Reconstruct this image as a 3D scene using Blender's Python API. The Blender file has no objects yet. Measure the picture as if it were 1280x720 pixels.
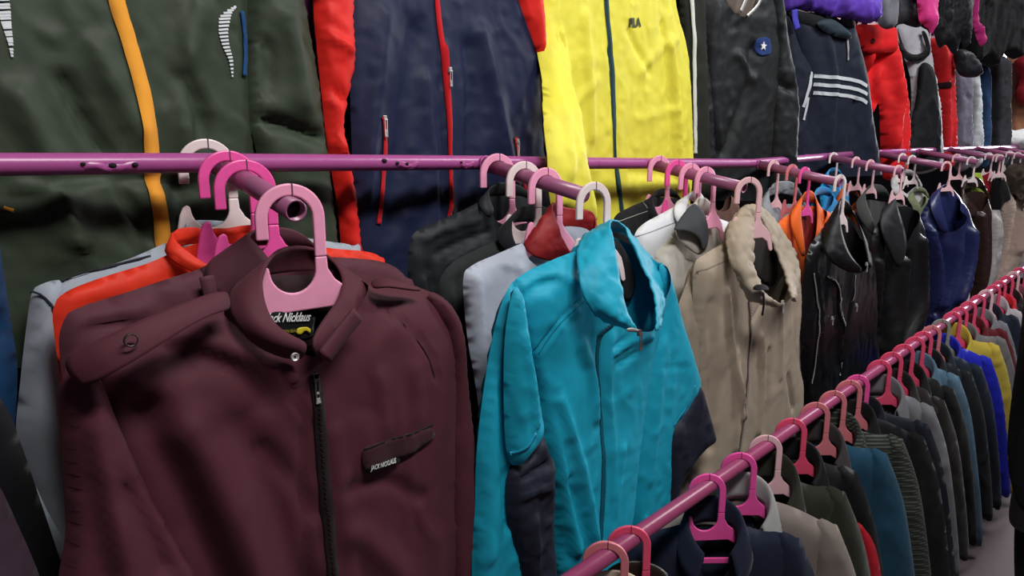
import bpy, bmesh, math, random
import numpy as np
from mathutils import Vector, Matrix
from mathutils.geometry import delaunay_2d_cdt

random.seed(7)
SC = bpy.context.scene
COL = SC.collection

# ------------------------------------------------------------------ camera
FPX = 870.0                                   # focal length in pixels of a 1280 wide frame
TH = math.atan2(360 - 185, FPX)               # looking down about 11 degrees
PHI = math.atan2(1500 - 640, FPX * math.cos(TH) + 175 * math.sin(TH))   # angle between view and rail
_h = np.array([math.cos(PHI), math.sin(PHI), 0.0])
CR = np.array([math.sin(PHI), -math.cos(PHI), 0.0])
_z = np.array([0, 0, 1.0])
CF = _h * math.cos(TH) - _z * math.sin(TH)
CU = _h * math.sin(TH) + _z * math.cos(TH)
cam_d = bpy.data.cameras.new('camera'); cam = bpy.data.objects.new('camera', cam_d); COL.objects.link(cam)
cam_d.sensor_width = 36.0; cam_d.lens = FPX / 1280 * 36.0; cam_d.clip_start = 0.02
cam.matrix_world = Matrix(((CR[0], CU[0], -CF[0], 0), (CR[1], CU[1], -CF[1], 0), (CR[2], CU[2], -CF[2], 0), (0, 0, 0, 1)))
SC.camera = cam

# ------------------------------------------------------------------ light and exposure
SC.view_settings.view_transform = 'Standard'; SC.view_settings.look = 'None'
SC.view_settings.exposure = 0.0; SC.view_settings.gamma = 1.0; SC.view_settings.use_curve_mapping = False
W = bpy.data.worlds.new('world'); SC.world = W; W.use_nodes = True
W.node_tree.nodes['Background'].inputs[0].default_value = (0.75, 0.82, 1.0, 1)
W.node_tree.nodes['Background'].inputs[1].default_value = 0.06

def area(name, loc, target, sx, sy, power, col=(1, 1, 1)):
    l = bpy.data.lights.new(name, 'AREA'); l.shape = 'RECTANGLE'; l.size = sx; l.size_y = sy; l.energy = power; l.color = col
    o = bpy.data.objects.new(name, l); COL.objects.link(o); o.location = loc
    o.rotation_euler = (Vector(target) - Vector(loc)).to_track_quat('-Z', 'Y').to_euler()
    return o
area('ceiling_light', (0.65, -0.4, 1.6), (0.9, 1.0, -0.3), 1.1, 0.3, 48, (1.0, 0.98, 0.96))
area('ceiling_light', (3.1, -0.3, 1.7), (3.3, 1.0, -0.4), 1.3, 0.3, 50, (0.97, 0.98, 1.0))
area('ceiling_light', (6.4, 0.0, 1.8), (6.4, 0.9, -0.4), 1.6, 0.3, 46, (0.97, 0.98, 1.0))
area('daylight_from_entrance', (12.6, 0.55, 0.9), (3.0, 0.7, -0.6), 1.6, 2.2, 430, (1.0, 0.97, 1.0))

# ------------------------------------------------------------------ pixel helpers (photo frame 1280 x 720)
def ray(u, v): return (u - 640) * CR - (v - 360) * CU + FPX * CF
def on_line(u, p0, d):                        # point of the line p0 + t d seen in image column u
    k = (u - 640) / FPX; p0 = np.array(p0, float); d = np.array(d, float); w = CR - k * CF
    return p0 - d * (p0 @ w) / (d @ w)
def srgb(h):
    h = h.lstrip('#'); c = [int(h[i:i + 2], 16) / 255 for i in (0, 2, 4)]
    return tuple(x / 12.92 if x <= .04045 else ((x + .055) / 1.055) ** 2.4 for x in c)

class Frame:                                  # a vertical plane: a = across, z = up, n = towards the viewer
    def __init__(s, o, a):
        s.o = np.array(o, float); s.a = np.array([a[0], a[1], 0.0]); s.a /= np.linalg.norm(s.a)
        s.n = np.cross(s.a, _z)
    def L(s, u, v, n=0.0):
        d = ray(u, v); t = (n + s.o @ s.n) / (d @ s.n); p = d * t - s.o
        return np.array([p @ s.a, p[2], n])
    def Wd(s, a, z, n): return s.o + s.a * a + _z * z + s.n * n
def facing(o, yaw=0):                         # plane of a garment that faces the aisle
    y = math.radians(yaw); return Frame(o, (math.cos(y), -math.sin(y)))

# ------------------------------------------------------------------ materials
MATS = {}
def fabric(hx, kind='cotton', name=None):
    key = (hx, kind)
    if key in MATS: return MATS[key]
    m = bpy.data.materials.new(name or kind); m.use_nodes = True; MATS[key] = m
    nt = m.node_tree; b = nt.nodes['Principled BSDF']; N = nt.nodes.new; LK = nt.links.new
    tc = N('ShaderNodeTexCoord')
    c = srgb(hx)
    n1 = N('ShaderNodeTexNoise'); n1.inputs['Scale'].default_value = 9; n1.inputs['Detail'].default_value = 5; LK(tc.outputs['Object'], n1.inputs['Vector'])
    mx = N('ShaderNodeMix'); mx.data_type = 'RGBA'
    mx.inputs[6].default_value = (*[x * .86 for x in c], 1); mx.inputs[7].default_value = (*[min(1, x * 1.14 + .002) for x in c], 1)
    LK(n1.outputs['Fac'], mx.inputs[0]); LK(mx.outputs[2], b.inputs['Base Color'])
    P = dict(cotton=(.9, .06, 650, .25, 16, .18), nylon=(.58, .0, 1100, .10, 22, .9), sport=(.66, .03, 900, .15, 18, .35), leather=(.36, 0, 240, .2, 16, .45),
             knit=(.95, .12, 380, .5, 10, .1), denim=(.9, .05, 520, .4, 12, .12), plaid=(.9, .05, 500, .3, 12, .1))[kind]
    b.inputs['Roughness'].default_value = P[0]; b.inputs['Sheen Weight'].default_value = P[1]
    b.inputs['Specular IOR Level'].default_value = dict(nylon=.27, leather=.42).get(kind, .18)
    w = N('ShaderNodeTexNoise'); w.inputs['Scale'].default_value = P[2]; w.inputs['Detail'].default_value = 2; LK(tc.outputs['Object'], w.inputs['Vector'])
    b1 = N('ShaderNodeBump'); b1.inputs['Strength'].default_value = P[3]; b1.inputs['Distance'].default_value = .001; LK(w.outputs['Fac'], b1.inputs['Height'])
    cr = N('ShaderNodeTexNoise'); cr.noise_type = 'RIDGED_MULTIFRACTAL'; cr.inputs['Scale'].default_value = P[4]; cr.inputs['Detail'].default_value = 3; LK(tc.outputs['Object'], cr.inputs['Vector'])
    b2 = N('ShaderNodeBump'); b2.inputs['Strength'].default_value = P[5]; b2.inputs['Distance'].default_value = .006
    LK(cr.outputs['Fac'], b2.inputs['Height']); LK(b1.outputs['Normal'], b2.inputs['Normal']); LK(b2.outputs['Normal'], b.inputs['Normal'])
    if kind == 'plaid':
        wv = N('ShaderNodeTexWave'); wv.bands_direction = 'DIAGONAL'; wv.inputs['Scale'].default_value = 34; wv.inputs['Distortion'].default_value = .4; LK(tc.outputs['Object'], wv.inputs['Vector'])
        w2 = N('ShaderNodeTexWave'); w2.bands_direction = 'Z'; w2.inputs['Scale'].default_value = 38; LK(tc.outputs['Object'], w2.inputs['Vector'])
        ad = N('ShaderNodeMath'); ad.operation = 'MULTIPLY'; LK(wv.outputs['Fac'], ad.inputs[0]); LK(w2.outputs['Fac'], ad.inputs[1])
        m2 = N('ShaderNodeMix'); m2.data_type = 'RGBA'; m2.inputs[7].default_value = (.10, .11, .095, 1); LK(mx.outputs[2], m2.inputs[6]); LK(ad.outputs[0], m2.inputs[0]); LK(m2.outputs[2], b.inputs['Base Color'])
    return m
def plain(name, hx, rough=.5, metal=0, emit=0, bump=0, bscale=60):
    key = (name, hx)
    if key in MATS: return MATS[key]
    m = bpy.data.materials.new(name); m.use_nodes = True; MATS[key] = m
    nt = m.node_tree; b = nt.nodes['Principled BSDF']; c = srgb(hx)
    tc = nt.nodes.new('ShaderNodeTexCoord'); n = nt.nodes.new('ShaderNodeTexNoise'); n.inputs['Scale'].default_value = bscale; nt.links.new(tc.outputs['Object'], n.inputs['Vector'])
    mx = nt.nodes.new('ShaderNodeMix'); mx.data_type = 'RGBA'; mx.inputs[6].default_value = (*[x * .92 for x in c], 1); mx.inputs[7].default_value = (*[min(1, x * 1.08) for x in c], 1)
    nt.links.new(n.outputs['Fac'], mx.inputs[0]); nt.links.new(mx.outputs[2], b.inputs['Base Color'])
    b.inputs['Roughness'].default_value = rough; b.inputs['Metallic'].default_value = metal
    if emit: b.inputs['Emission Color'].default_value = (*c, 1); b.inputs['Emission Strength'].default_value = emit
    if bump:
        bp = nt.nodes.new('ShaderNodeBump'); bp.inputs['Strength'].default_value = bump; bp.inputs['Distance'].default_value = .003
        nt.links.new(n.outputs['Fac'], bp.inputs['Height']); nt.links.new(bp.outputs['Normal'], b.inputs['Normal'])
    return m
def paint(name, hx, chip):                    # painted steel pipe with worn spots
    m = plain(name, hx, .32, 0, 0, .12, 35); nt = m.node_tree; b = nt.nodes['Principled BSDF']
    tc = nt.nodes.new('ShaderNodeTexCoord'); n = nt.nodes.new('ShaderNodeTexNoise'); n.inputs['Scale'].default_value = 22; n.inputs['Detail'].default_value = 8; n.inputs['Roughness'].default_value = .65
    nt.links.new(tc.outputs['Object'], n.inputs['Vector'])
    r = nt.nodes.new('ShaderNodeValToRGB'); r.color_ramp.elements[0].position = .66; r.color_ramp.elements[1].position = .72
    nt.links.new(n.outputs['Fac'], r.inputs[0]); old = b.inputs['Base Color'].links[0].from_socket
    mx = nt.nodes.new('ShaderNodeMix'); mx.data_type = 'RGBA'; nt.links.new(r.outputs[0], mx.inputs[0]); nt.links.new(old, mx.inputs[6]); mx.inputs[7].default_value = (*srgb(chip), 1)
    nt.links.new(mx.outputs[2], b.inputs['Base Color'])
    return m
SILVER = plain('zip_metal', '#d4d0cc', .32, .55)
DARKM = plain('dark_metal', '#4a4640', .4, .8)
BLACKT = fabric('#16161a', 'cotton', 'black_tape')
WHITEP = plain('white_print', '#e6e6e4', .6)

# ------------------------------------------------------------------ object helpers
def obj(name, verts, faces, mat, parent=None, base=(0, 0, 0), smooth=True, merge=0, solid=0, sub=0, bevel=0):
    me = bpy.data.meshes.new(name)
    base = np.array(base, float)
    me.from_pydata([tuple(np.asarray(v, float) - base) for v in verts], [], [tuple(f) for f in faces])
    if merge:
        bm = bmesh.new(); bm.from_mesh(me); bmesh.ops.remove_doubles(bm, verts=bm.verts, dist=merge); bm.to_mesh(me); bm.free()
    if smooth: me.polygons.foreach_set('use_smooth', [True] * len(me.polygons))
    me.materials.append(mat); me.update()
    o = bpy.data.objects.new(name, me); COL.objects.link(o)
    if parent: o.parent = parent
    else: o.location = base
    if solid: q = o.modifiers.new('t', 'SOLIDIFY'); q.thickness = solid; q.offset = 0
    if sub: q = o.modifiers.new('s', 'SUBSURF'); q.levels = sub; q.render_levels = sub
    if bevel: q = o.modifiers.new('b', 'BEVEL'); q.width = bevel; q.segments = 2; q.limit_method = 'ANGLE'
    return o
def tag(o, label=None, cat=None, group=None, kind=None):
    for k, v in (('label', label), ('category', cat), ('group', group), ('kind', kind)):
        if v: o[k] = v
    return o
def empty(name, loc, label=None, cat=None, group=None):
    o = bpy.data.objects.new(name, None); o.empty_display_size = .05; COL.objects.link(o); o.location = tuple(loc)
    return tag(o, label, cat, group)
def tube_geo(path, r, seg=20, ri=None):       # pipe along a path; ri gives it a hollow bore
    path = [np.array(p, float) for p in path]; V = []; F = []
    def ring(p, t, rad):
        u = np.cross(t, _z); u = u / np.linalg.norm(u) if np.linalg.norm(u) > 1e-6 else np.array([1, 0, 0.]); w = np.cross(u, t)
        return [p + rad * (math.cos(2 * math.pi * i / seg) * u + math.sin(2 * math.pi * i / seg) * w) for i in range(seg)]
    rows = []
    T = []
    for i, p in enumerate(path):
        t = path[min(i + 1, len(path) - 1)] - path[max(i - 1, 0)]; T.append(t / np.linalg.norm(t))
    if ri: rows.append(ring(path[0], T[0], ri))
    for i, p in enumerate(path): rows.append(ring(p, T[i], r))
    if ri:
        for i in range(len(path) - 1, -1, -1): rows.append(ring(path[i], T[i], ri))
    for rw in rows: V += rw
    for j in range(len(rows) - 1):
        for i in range(seg):
            k = (i + 1) % seg; F.append((j * seg + i, j * seg + k, (j + 1) * seg + k, (j + 1) * seg + i))
    if not ri: F.append(tuple(range(seg))[::-1]); F.append(tuple(range((len(rows) - 1) * seg, len(rows) * seg)))
    return V, F
def box_geo(c, sx, sy, sz, ax=None):
    ax = ax if ax is not None else np.eye(3); c = np.array(c, float)
    V = [c + ax[0] * sx * i / 2 + ax[1] * sy * j / 2 + ax[2] * sz * k / 2 for i in (-1, 1) for j in (-1, 1) for k in (-1, 1)]
    F = [(0, 1, 3, 2), (4, 6, 7, 5), (0, 4, 5, 1), (2, 3, 7, 6), (0, 2, 6, 4), (1, 5, 7, 3)]
    return V, F
def join_geo(*gs):
    V = []; F = []
    for v, f in gs: k = len(V); V += list(v); F += [tuple(i + k for i in q) for q in f]
    return V, F

# ------------------------------------------------------------------ cloth maths
def _hash(i, j, s): 
    x = np.sin(i * 127.1 + j * 311.7 + s * 74.7) * 43758.5453
    return x - np.floor(x)
def vnoise(x, y, s):
    i = np.floor(x); j = np.floor(y); fx = x - i; fy = y - j; fx = fx * fx * (3 - 2 * fx); fy = fy * fy * (3 - 2 * fy)
    a = _hash(i, j, s); b = _hash(i + 1, j, s); c = _hash(i, j + 1, s); d = _hash(i + 1, j + 1, s)
    return (a * (1 - fx) + b * fx) * (1 - fy) + (c * (1 - fx) + d * fx) * fy
def spline(P, step, closed=False):
    P = [np.array(p, float) for p in P]; n = len(P); out = []
    segs = n if closed else n - 1
    for i in range(segs):
        p1 = P[i]; p2 = P[(i + 1) % n]
        p0 = P[i - 1] if (closed or i > 0) else p1; p3 = P[(i + 2) % n] if (closed or i + 2 < n) else p2
        k = max(1, int(math.ceil(np.linalg.norm((p2 - p1)[:2]) / step)))
        for q in range(k):
            t = q / k
            out.append(.5 * (2 * p1 + (p2 - p0) * t + (2 * p0 - 5 * p1 + 4 * p2 - p3) * t * t + (3 * p1 - p0 - 3 * p2 + p3) * t ** 3))
    if not closed: out.append(P[-1])
    return np.array(out)
def segdist(P, A, B):                          # distance of points P to the nearest of the segments A-B
    best = np.full(len(P), 1e9)
    for a, b in zip(A, B):
        ab = b - a; L = ab @ ab
        t = np.clip(((P - a) @ ab) / L, 0, 1) if L > 1e-14 else np.zeros(len(P))
        q = P - a - t[:, None] * ab
        best = np.minimum(best, np.einsum('ij,ij->i', q, q))
    return np.sqrt(best)
def inside(P, poly):
    x, y = P[:, 0], P[:, 1]; r = np.zeros(len(P), bool); n = len(poly)
    for i in range(n):
        x1, y1 = poly[i]; x2, y2 = poly[(i + 1) % n]
        if y1 == y2: continue
        c = ((y1 > y) != (y2 > y)) & (x < (x2 - x1) * (y - y1) / (y2 - y1) + x1); r ^= c
    return r
def fill(poly, s):
    poly = np.asarray(poly); lo = poly.min(0); hi = poly.max(0)
    xs = np.arange(lo[0], hi[0], s); ys = np.arange(lo[1], hi[1], s * .866)
    g = np.array([(x + (s / 2 if j % 2 else 0), y) for j, y in enumerate(ys) for x in xs]) if len(xs) and len(ys) else np.zeros((0, 2))
    if len(g):
        g = g[inside(g, poly)]
    if len(g):
        g = g[segdist(g, poly, np.roll(poly, -1, 0)) > .55 * s]
    vs = [Vector(p) for p in poly] + [Vector(p) for p in g]; n = len(poly)
    r = delaunay_2d_cdt(vs, [(i, (i + 1) % n) for i in range(n)], [], 1, 1e-7)
    return np.array([tuple(v) for v in r[0]]), r[2]

GROUP = 'jackets hanging on the slanted arms'
class Surface: pass

class Garment:
    def __init__(s, name, label, cat, frame, base, group=None):
        s.f = frame; s.base = np.array(base, float); s.root = empty(name, base, label, cat, group or GROUP)
    def L(s, u, v, n=0): return s.f.L(u, v, n)
    def conv(s, pts, off=0.0):                 # ('l',a,z) is local metres, (u,v[,n]) is a point of the photo
        out = []
        for p in pts:
            if p[0] == 'l': out.append(np.array([p[1], p[2], p[3] if len(p) > 3 else (off if not callable(off) else 0)]))
            else:
                n = p[2] if len(p) > 2 else (off(p[0], p[1]) if callable(off) else off)
                out.append(s.f.L(p[0], p[1], n))
        return out
    def emit(s, name, LV, F, mat, parent=None, **k):
        V = [s.f.Wd(*p) for p in LV]
        return obj(name, V, F, mat, parent or s.root, s.base, **k)
    def sheet(s, name, chains, mat, T=.03, Tb=None, D=.08, nf=None, nb=None, folds=(), wr=(.004, 12, 5), seed=None, s_=.012, off=0.0, ang=0.0, parent=None):
        Tb = T * .7 if Tb is None else Tb
        if not isinstance(chains[0], list): chains = [chains]
        seed = seed if seed is not None else random.random() * 50
        ch = [s.conv(c, off) for c in chains]
        closed = len(ch) == 1 and nf is None
        rc = [spline(c, s_, closed) for c in ch]
        A = []; B = []
        for c in rc:
            A += list(c[:-1, :2]); B += list(c[1:, :2])
            if closed: A.append(c[-1, :2]); B.append(c[0, :2])
        A = np.array(A); B = np.array(B)
        def lift_pts(neck):
            q = s.conv(neck, (lambda u, v: off(u, v) + T * .85) if callable(off) else off + T * .85)
            for p in q: p[2] -= T * .85
            return q
        def loop(neck):
            pts = []
            for i, c in enumerate(rc):
                pts += list(c)
                if i < len(rc) - 1:
                    g = spline([c[-1], rc[i + 1][0]], s_)[1:-1]; pts += list(g)
            if not closed:
                nk = lift_pts(neck) if neck else []
                g = spline([rc[-1][-1]] + nk + [rc[0][0]], s_)[1:-1]; pts += list(g)
            return np.array(pts)
        Lf = loop(nf)
        _T = T
        if nb is not None: T = -Tb; Lb = loop(nb); T = _T
        else: Lb = Lf
        ar = lambda P: np.sum(P[:, 0] * np.roll(P[:, 1], -1) - np.roll(P[:, 0], -1) * P[:, 1])
        fl = []
        for fo in folds:
            pp, w, amp = fo; pp = np.array([q[:2] for q in lift_pts(pp)]); pp = spline(np.c_[pp, np.zeros(len(pp))], .03)[:, :2]
            fl.append((pp[:-1], pp[1:], w, amp))
        const = not callable(off)
        ca, sa = math.cos(ang), math.sin(ang)
        def h(P, back=False):
            d = segdist(P, A, B); q = np.clip(d / D, 0, 1); prof = np.sqrt(1 - (1 - q) ** 2)
            base = np.full(len(P), off if const else 0.0)
            if not const:
                o_ = np.argsort(Lf[:, 1]); zz = Lf[o_, 1]; nn = np.convolve(np.pad(Lf[o_, 2], 6, mode='edge'), np.ones(13) / 13, 'valid'); base = np.interp(P[:, 1], zz, nn)
            x = P[:, 0] * ca + P[:, 1] * sa; y = -P[:, 0] * sa + P[:, 1] * ca
            am, fx, fy = wr
            wx = vnoise(x * fx * 1.3, y * fy * 2.2, seed + 7); 
            rg = np.abs(vnoise(x * fx * 1.5 + 1.6 * wx, y * fy * 1.4 + 9, seed + 3) * 2 - 1); r2 = np.abs(vnoise(x * fx * 3.4 + 2 * wx, y * fy * 3 - 4, seed + 11) * 2 - 1)
            n = .8 * (vnoise(x * fx, y * fy, seed) - .5) * 2 + 1.0 * (np.exp(-(rg / .28) ** 2) - .4) - .45 * (np.exp(-(r2 / .22) ** 2) - .3) + .25 * (vnoise(x * fx * 5, y * fy * 5, seed + 5) - .5) * 2
            mk = np.clip(d / .025, 0, 1); mk = mk * mk * (3 - 2 * mk)
            if back: return base - Tb * prof + am * n * mk
            r = base + T * prof + am * n * mk
            for a_, b_, w, amp in fl: r = r + 1.45 * amp * mk * np.exp(-(segdist(P, a_, b_) / w) ** 2)
            return r
        V1, F1 = fill(Lf[:, :2], s_); V2, F2 = fill(Lb[:, :2], s_ * 1.8)
        n1 = h(V1); n2 = h(V2, True)
        LV = [(p[0], p[1], n) for p, n in zip(V1, n1)] + [(p[0], p[1], n) for p, n in zip(V2, n2)]
        k = len(V1); F = [tuple(f) for f in F1] + [tuple(i + k for i in reversed(f)) for f in F2]
        o = s.emit(name, LV, F, mat, parent, merge=1e-5)
        S = Surface(); S.n0 = T * .9 + (off if const else off(*chains[0][0][:2]) if chains[0][0][0] != 'l' else 0); S.h = lambda a, z: float(h(np.array([[a, z]]))[0]); S.hv = h; S.o = o
        return S
    def loft(s, name, rows, mat, thick=.003, sub=2, parent=None, closed=False, crumple=0):
        R = [s.conv(r) for r in rows]; m = len(R[0]); LV = [p for r in R for p in r]; F = []
        for j in range(len(R) - 1):
            for i in range(m if closed else m - 1):
                k = (i + 1) % m; F.append((j * m + i, j * m + k, (j + 1) * m + k, (j + 1) * m + i))
        if crumple:
            LV = [p + np.array([random.uniform(-1, 1), random.uniform(-1, 1), random.uniform(-1, 1)]) * crumple for p in LV]
        o = s.emit(name, LV, F, mat, parent)
        q = o.modifiers.new('s', 'SUBSURF'); q.levels = q.render_levels = sub + (1 if crumple else 0)
        if crumple:
            tx = bpy.data.textures.get('crumple') or bpy.data.textures.new('crumple', 'CLOUDS'); tx.noise_scale = .022; tx.noise_depth = 3
            d = o.modifiers.new('d', 'DISPLACE'); d.texture = tx; d.strength = crumple * 3.4; d.mid_level = .5
        q = o.modifiers.new('t', 'SOLIDIFY'); q.thickness = thick; q.offset = 0
        return o
    def ribbon(s, name, pts, w, mat, S=None, lift=.0015, parent=None, step=.008, taper=None, th=.0012):
        P = spline([np.r_[p[:2], p[2]] for p in s.conv(pts, S.n0 if S else 0)], step); LV = []; F = []; n = len(P)
        for i, p in enumerate(P):
            t = P[min(i + 1, n - 1)][:2] - P[max(i - 1, 0)][:2]; t = t / (np.linalg.norm(t) + 1e-9); c = np.array([-t[1], t[0]])
            ww = w if taper is None else w * (taper[0] + (taper[1] - taper[0]) * i / (n - 1))
            for sg in (-1, 0, 1):
                q = p[:2] + c * sg * ww / 2; hh = (S.h(*q) if S else p[2]) + lift
                LV.append((q[0], q[1], hh))
        # keep the ribbon off the cloth between samples
        for i in range(n - 1):
            for k in (0, 1):
                a = i * 3 + k; F.append((a + 1, a, a + 3, a + 4))
        o = s.emit(name, LV, F, mat, parent, smooth=th > .0007); q = o.modifiers.new('t', 'SOLIDIFY'); q.thickness = th; q.offset = 0
        return o
    def patch(s, name, pts, mat, S, lift=.002, th=.0015, s_=.008, parent=None):
        P = spline(s.conv(pts, S.n0 + lift), s_, True); V, F = fill(P[:, :2], s_); n = S.hv(V) + lift
        o = s.emit(name, [(p[0], p[1], q) for p, q in zip(V, n)], [tuple(f) for f in F], mat, parent)
        q = o.modifiers.new('t', 'SOLIDIFY'); q.thickness = th; q.offset = 0
        return o
    def zipper(s, pts, S, tape, tooth=SILVER, w=.016, teeth=True, lift=.002, pull=True, pull_len=.022, name='zip'):
        t = s.ribbon(name, pts, w, tape, S, lift)
        if teeth:
            P = spline([np.r_[p[:2], 0] for p in s.conv(pts, S.n0)], .004); g = []
            for i in range(len(P) - 1):
                d = P[i + 1][:2] - P[i][:2]; d = d / (np.linalg.norm(d) + 1e-9); c = np.array([-d[1], d[0]])
                q = P[i][:2] + c * (.0008 if i % 2 else -.0008)
                hh = S.h(*q) + lift + .0012
                g.append(box_geo((q[0], q[1], hh), .0035, .0022, .0018, np.array([[c[0], c[1], 0], [d[0], d[1], 0], [0, 0, 1.]])))
            V, F = join_geo(*g); s.emit('zip_teeth', V, F, tooth, t, smooth=False)
        if pull: s.puller(pts[0], S, t, pull_len)
        return t
    def puller(s, at, S, parent=None, ln=.022, mat=SILVER, n=None):
        p = s.conv([at], S.n0 if n is None else n)[0]; hh = S.h(p[0], p[1]) + .004 if n is None else n
        b = box_geo((p[0], p[1], hh), .008, .011, .005)
        r = [box_geo((p[0] - .0028, p[1] - ln * .5, hh + .004), .0018, ln, .0015), box_geo((p[0] + .0028, p[1] - ln * .5, hh + .004), .0018, ln, .0015),
             box_geo((p[0], p[1] - ln, hh + .004), .0074, .004, .0015), box_geo((p[0], p[1] - .003, hh + .004), .0074, .003, .002), box_geo((p[0], p[1] - ln * .8, hh + .0038), .004, ln * .3, .001)]
        V, F = join_geo(b, *r); return s.emit('zip_pull', V, F, mat, parent, smooth=False, bevel=.0006)
    def text(s, name, body, p0, p1, S, mat, lift=.003, height=None, shear=0, parent=None, n=None, bold=0):
        cu = bpy.data.curves.new('t', 'FONT'); cu.body = body; cu.shear = shear; cu.extrude = .02; cu.offset = bold
        to = bpy.data.objects.new('t', cu); COL.objects.link(to)
        me = bpy.data.meshes.new_from_object(to.evaluated_get(bpy.context.evaluated_depsgraph_get())); bpy.data.objects.remove(to); 
        v = np.array([tuple(q.co) for q in me.vertices]); fc = [tuple(p.vertices) for p in me.polygons]
        a, b = s.conv([p0, p1], (S.n0 + lift) if S else n); w = v[:, 0].max() - v[:, 0].min(); L = np.linalg.norm((b - a)[:2]); k = L / w; e = (b - a)[:2] / L; g = np.array([-e[1], e[0]])
        hy = height / max(v[:, 1].max(), 1e-6) if height else k
        LV = []
        for q in v:
            r = a[:2] + e * (q[0] - v[:, 0].min()) * k + g * q[1] * hy
            LV.append((r[0], r[1], (S.h(*r) if S else n) + lift + (.0004 if q[2] > 0 else 0)))
        return s.emit(name, LV, fc, mat, parent, smooth=False)
    def snap(s, at, S, r=.005, mat=SILVER, n=None, parent=None, ring=False):
        p = s.conv([at], S.n0 if n is None else n)[0]; hh = (S.h(p[0], p[1]) if n is None else n) + .002; V = []; F = []; seg = 16
        for rr, dz in ((r, -.002), (r, .0004), (r * .9, .0011), (r * .78, .0002), (r * .3, -.0006)):
            V += [(p[0] + rr * math.cos(2 * math.pi * i / seg), p[1] + rr * math.sin(2 * math.pi * i / seg), hh + dz) for i in range(seg)]
        for j in range(3 if ring else 4):
            for i in range(seg): k = (i + 1) % seg; F.append((j * seg + i, j * seg + k, (j + 1) * seg + k, (j + 1) * seg + i))
        return s.emit('snap', V, F, mat, parent)
# ------------------------------------------------------------------ the place: walls, floor
YM = 1.15; ZL = -0.7128; YL = 0.66; FLOOR = -1.58
wall_m = plain('old_plaster', '#101012', .9, 0, 0, .3, 12); wall_m.node_tree.nodes['Principled BSDF'].inputs['Specular IOR Level'].default_value = 0; floor_m = plain('worn_concrete', '#6a5c5e', .8, 0, 0, .5, 14)
def struct(name, g, m): o = obj(name, g[0], g[1], m, smooth=False); o['kind'] = 'structure'; return o
struct('floor', box_geo((5.5, -.4, FLOOR - .05), 16, 4.6, .1), floor_m)
struct('wall_back', box_geo((5.5, 1.75, .2), 16, .1, 3.6), wall_m)
struct('wall_end', box_geo((13.4, 0.9, .2), .1, 1.8, 3.6), plain('pale_end_wall', '#b9b4b6', .8))
struct('ceiling', box_geo((5.5, -.4, 2.05), 16, 4.6, .1), wall_m)

# ------------------------------------------------------------------ racks
pipe_m = paint('pink_purple_paint', '#a8508e', '#5a2a50'); pipe_low = paint('magenta_pink_paint', '#a44870', '#5c2b48'); arm_m = paint('dusty_purple_paint', '#9a5a7c', '#5d4450')
steel_in = plain('dark_bore', '#2a2021', .7, .4)  # dark brown core that fills the hollow arms almost to their ends
AS = [0, .09, .03, 0, 0, 0, 0, 0, 0, 0, 0]
AX = [-.10, .490, 1.085, 1.75, 2.45, 3.12, 3.78, 4.45, 5.15, 5.9, 6.7]
AZ = [-.022, -.0235, -.032, -.044, -.056, -.036, -.026, -.016, -.008, -.002, 0.0]
SLOPE = .19
def arm_pt(i, Y): return np.array([AX[i] - AS[i] * (YM - Y), Y, AZ[i] - SLOPE * (YM - Y)])
def arm_at(i, u): return on_line(u, arm_pt(i, 0.0), (AS[i], 1, SLOPE))
R_PIPE = .0155
def rack(name, label, path, arms):
    r = empty(name, path[0], label, 'clothes rack')
    p = [np.array(q, float) for q in path]
    V, F = tube_geo(p, R_PIPE, 24); obj('rail', V, F, pipe_m, r, path[0])
    for i in arms:
        a = arm_pt(i, YM - .012); b = arm_pt(i, .845)
        V, F = tube_geo([a, b], .0152, 24, .0125); o = obj('arm', V, F, arm_m, r, path[0])
        V, F = tube_geo([a + (b - a) * .05, a + (b - a) * .06, b + (a - b) * .06, b + (a - b) * .05], .0123, 16); obj('bore', V, F, steel_in, o, path[0])
        # weld bead around the joint
        ring = [a + np.array([math.cos(t) * .017, -.006, math.sin(t) * .016]) for t in np.linspace(0, 2 * math.pi, 15)]
        V, F = tube_geo(ring, .003, 8); obj('weld_bead', V, F, pipe_m, o, path[0])
    for x in (path[0][0] + .3, (path[0][0] + path[-1][0]) / 2 + .2, path[-1][0] - .25):
        zz = np.interp(x, [q[0] for q in path], [q[2] for q in path])
        V, F = join_geo(tube_geo([(x, YM, zz), (x, 1.70, zz)], .009, 10), box_geo((x, 1.694, zz), .06, .012, .1)); obj('bracket', V, F, pipe_m, r, path[0])
    return r
def rail_z(x): return float(np.interp(x, [-1, .2, .477, 1.08, 1.75, 2.4], [-.022, -.021, -.0235, -.032, -.044, -.05]))
rk = rack('clothes_rack', 'long pink-purple pipe rail with slanted arms across the front of the wall jackets', [(-.9, YM, -.021), (.2, YM, -.0215), (.477, YM, -.0235), (1.08, YM, -.032), (1.75, YM, -.044), (2.43, YM, -.054), (2.6, YM, -.05), (3.42, YM, -.03)], range(0, 6))
rk2 = rack('clothes_rack', 'far pink-purple pipe rail with slanted arms beginning beside the red trousers', [(3.62, YM, -.028), (4.4, YM, -.016), (5.2, YM, -.008), (8.0, YM, .01), (10.5, YM, .02)], range(6, 11))
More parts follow.
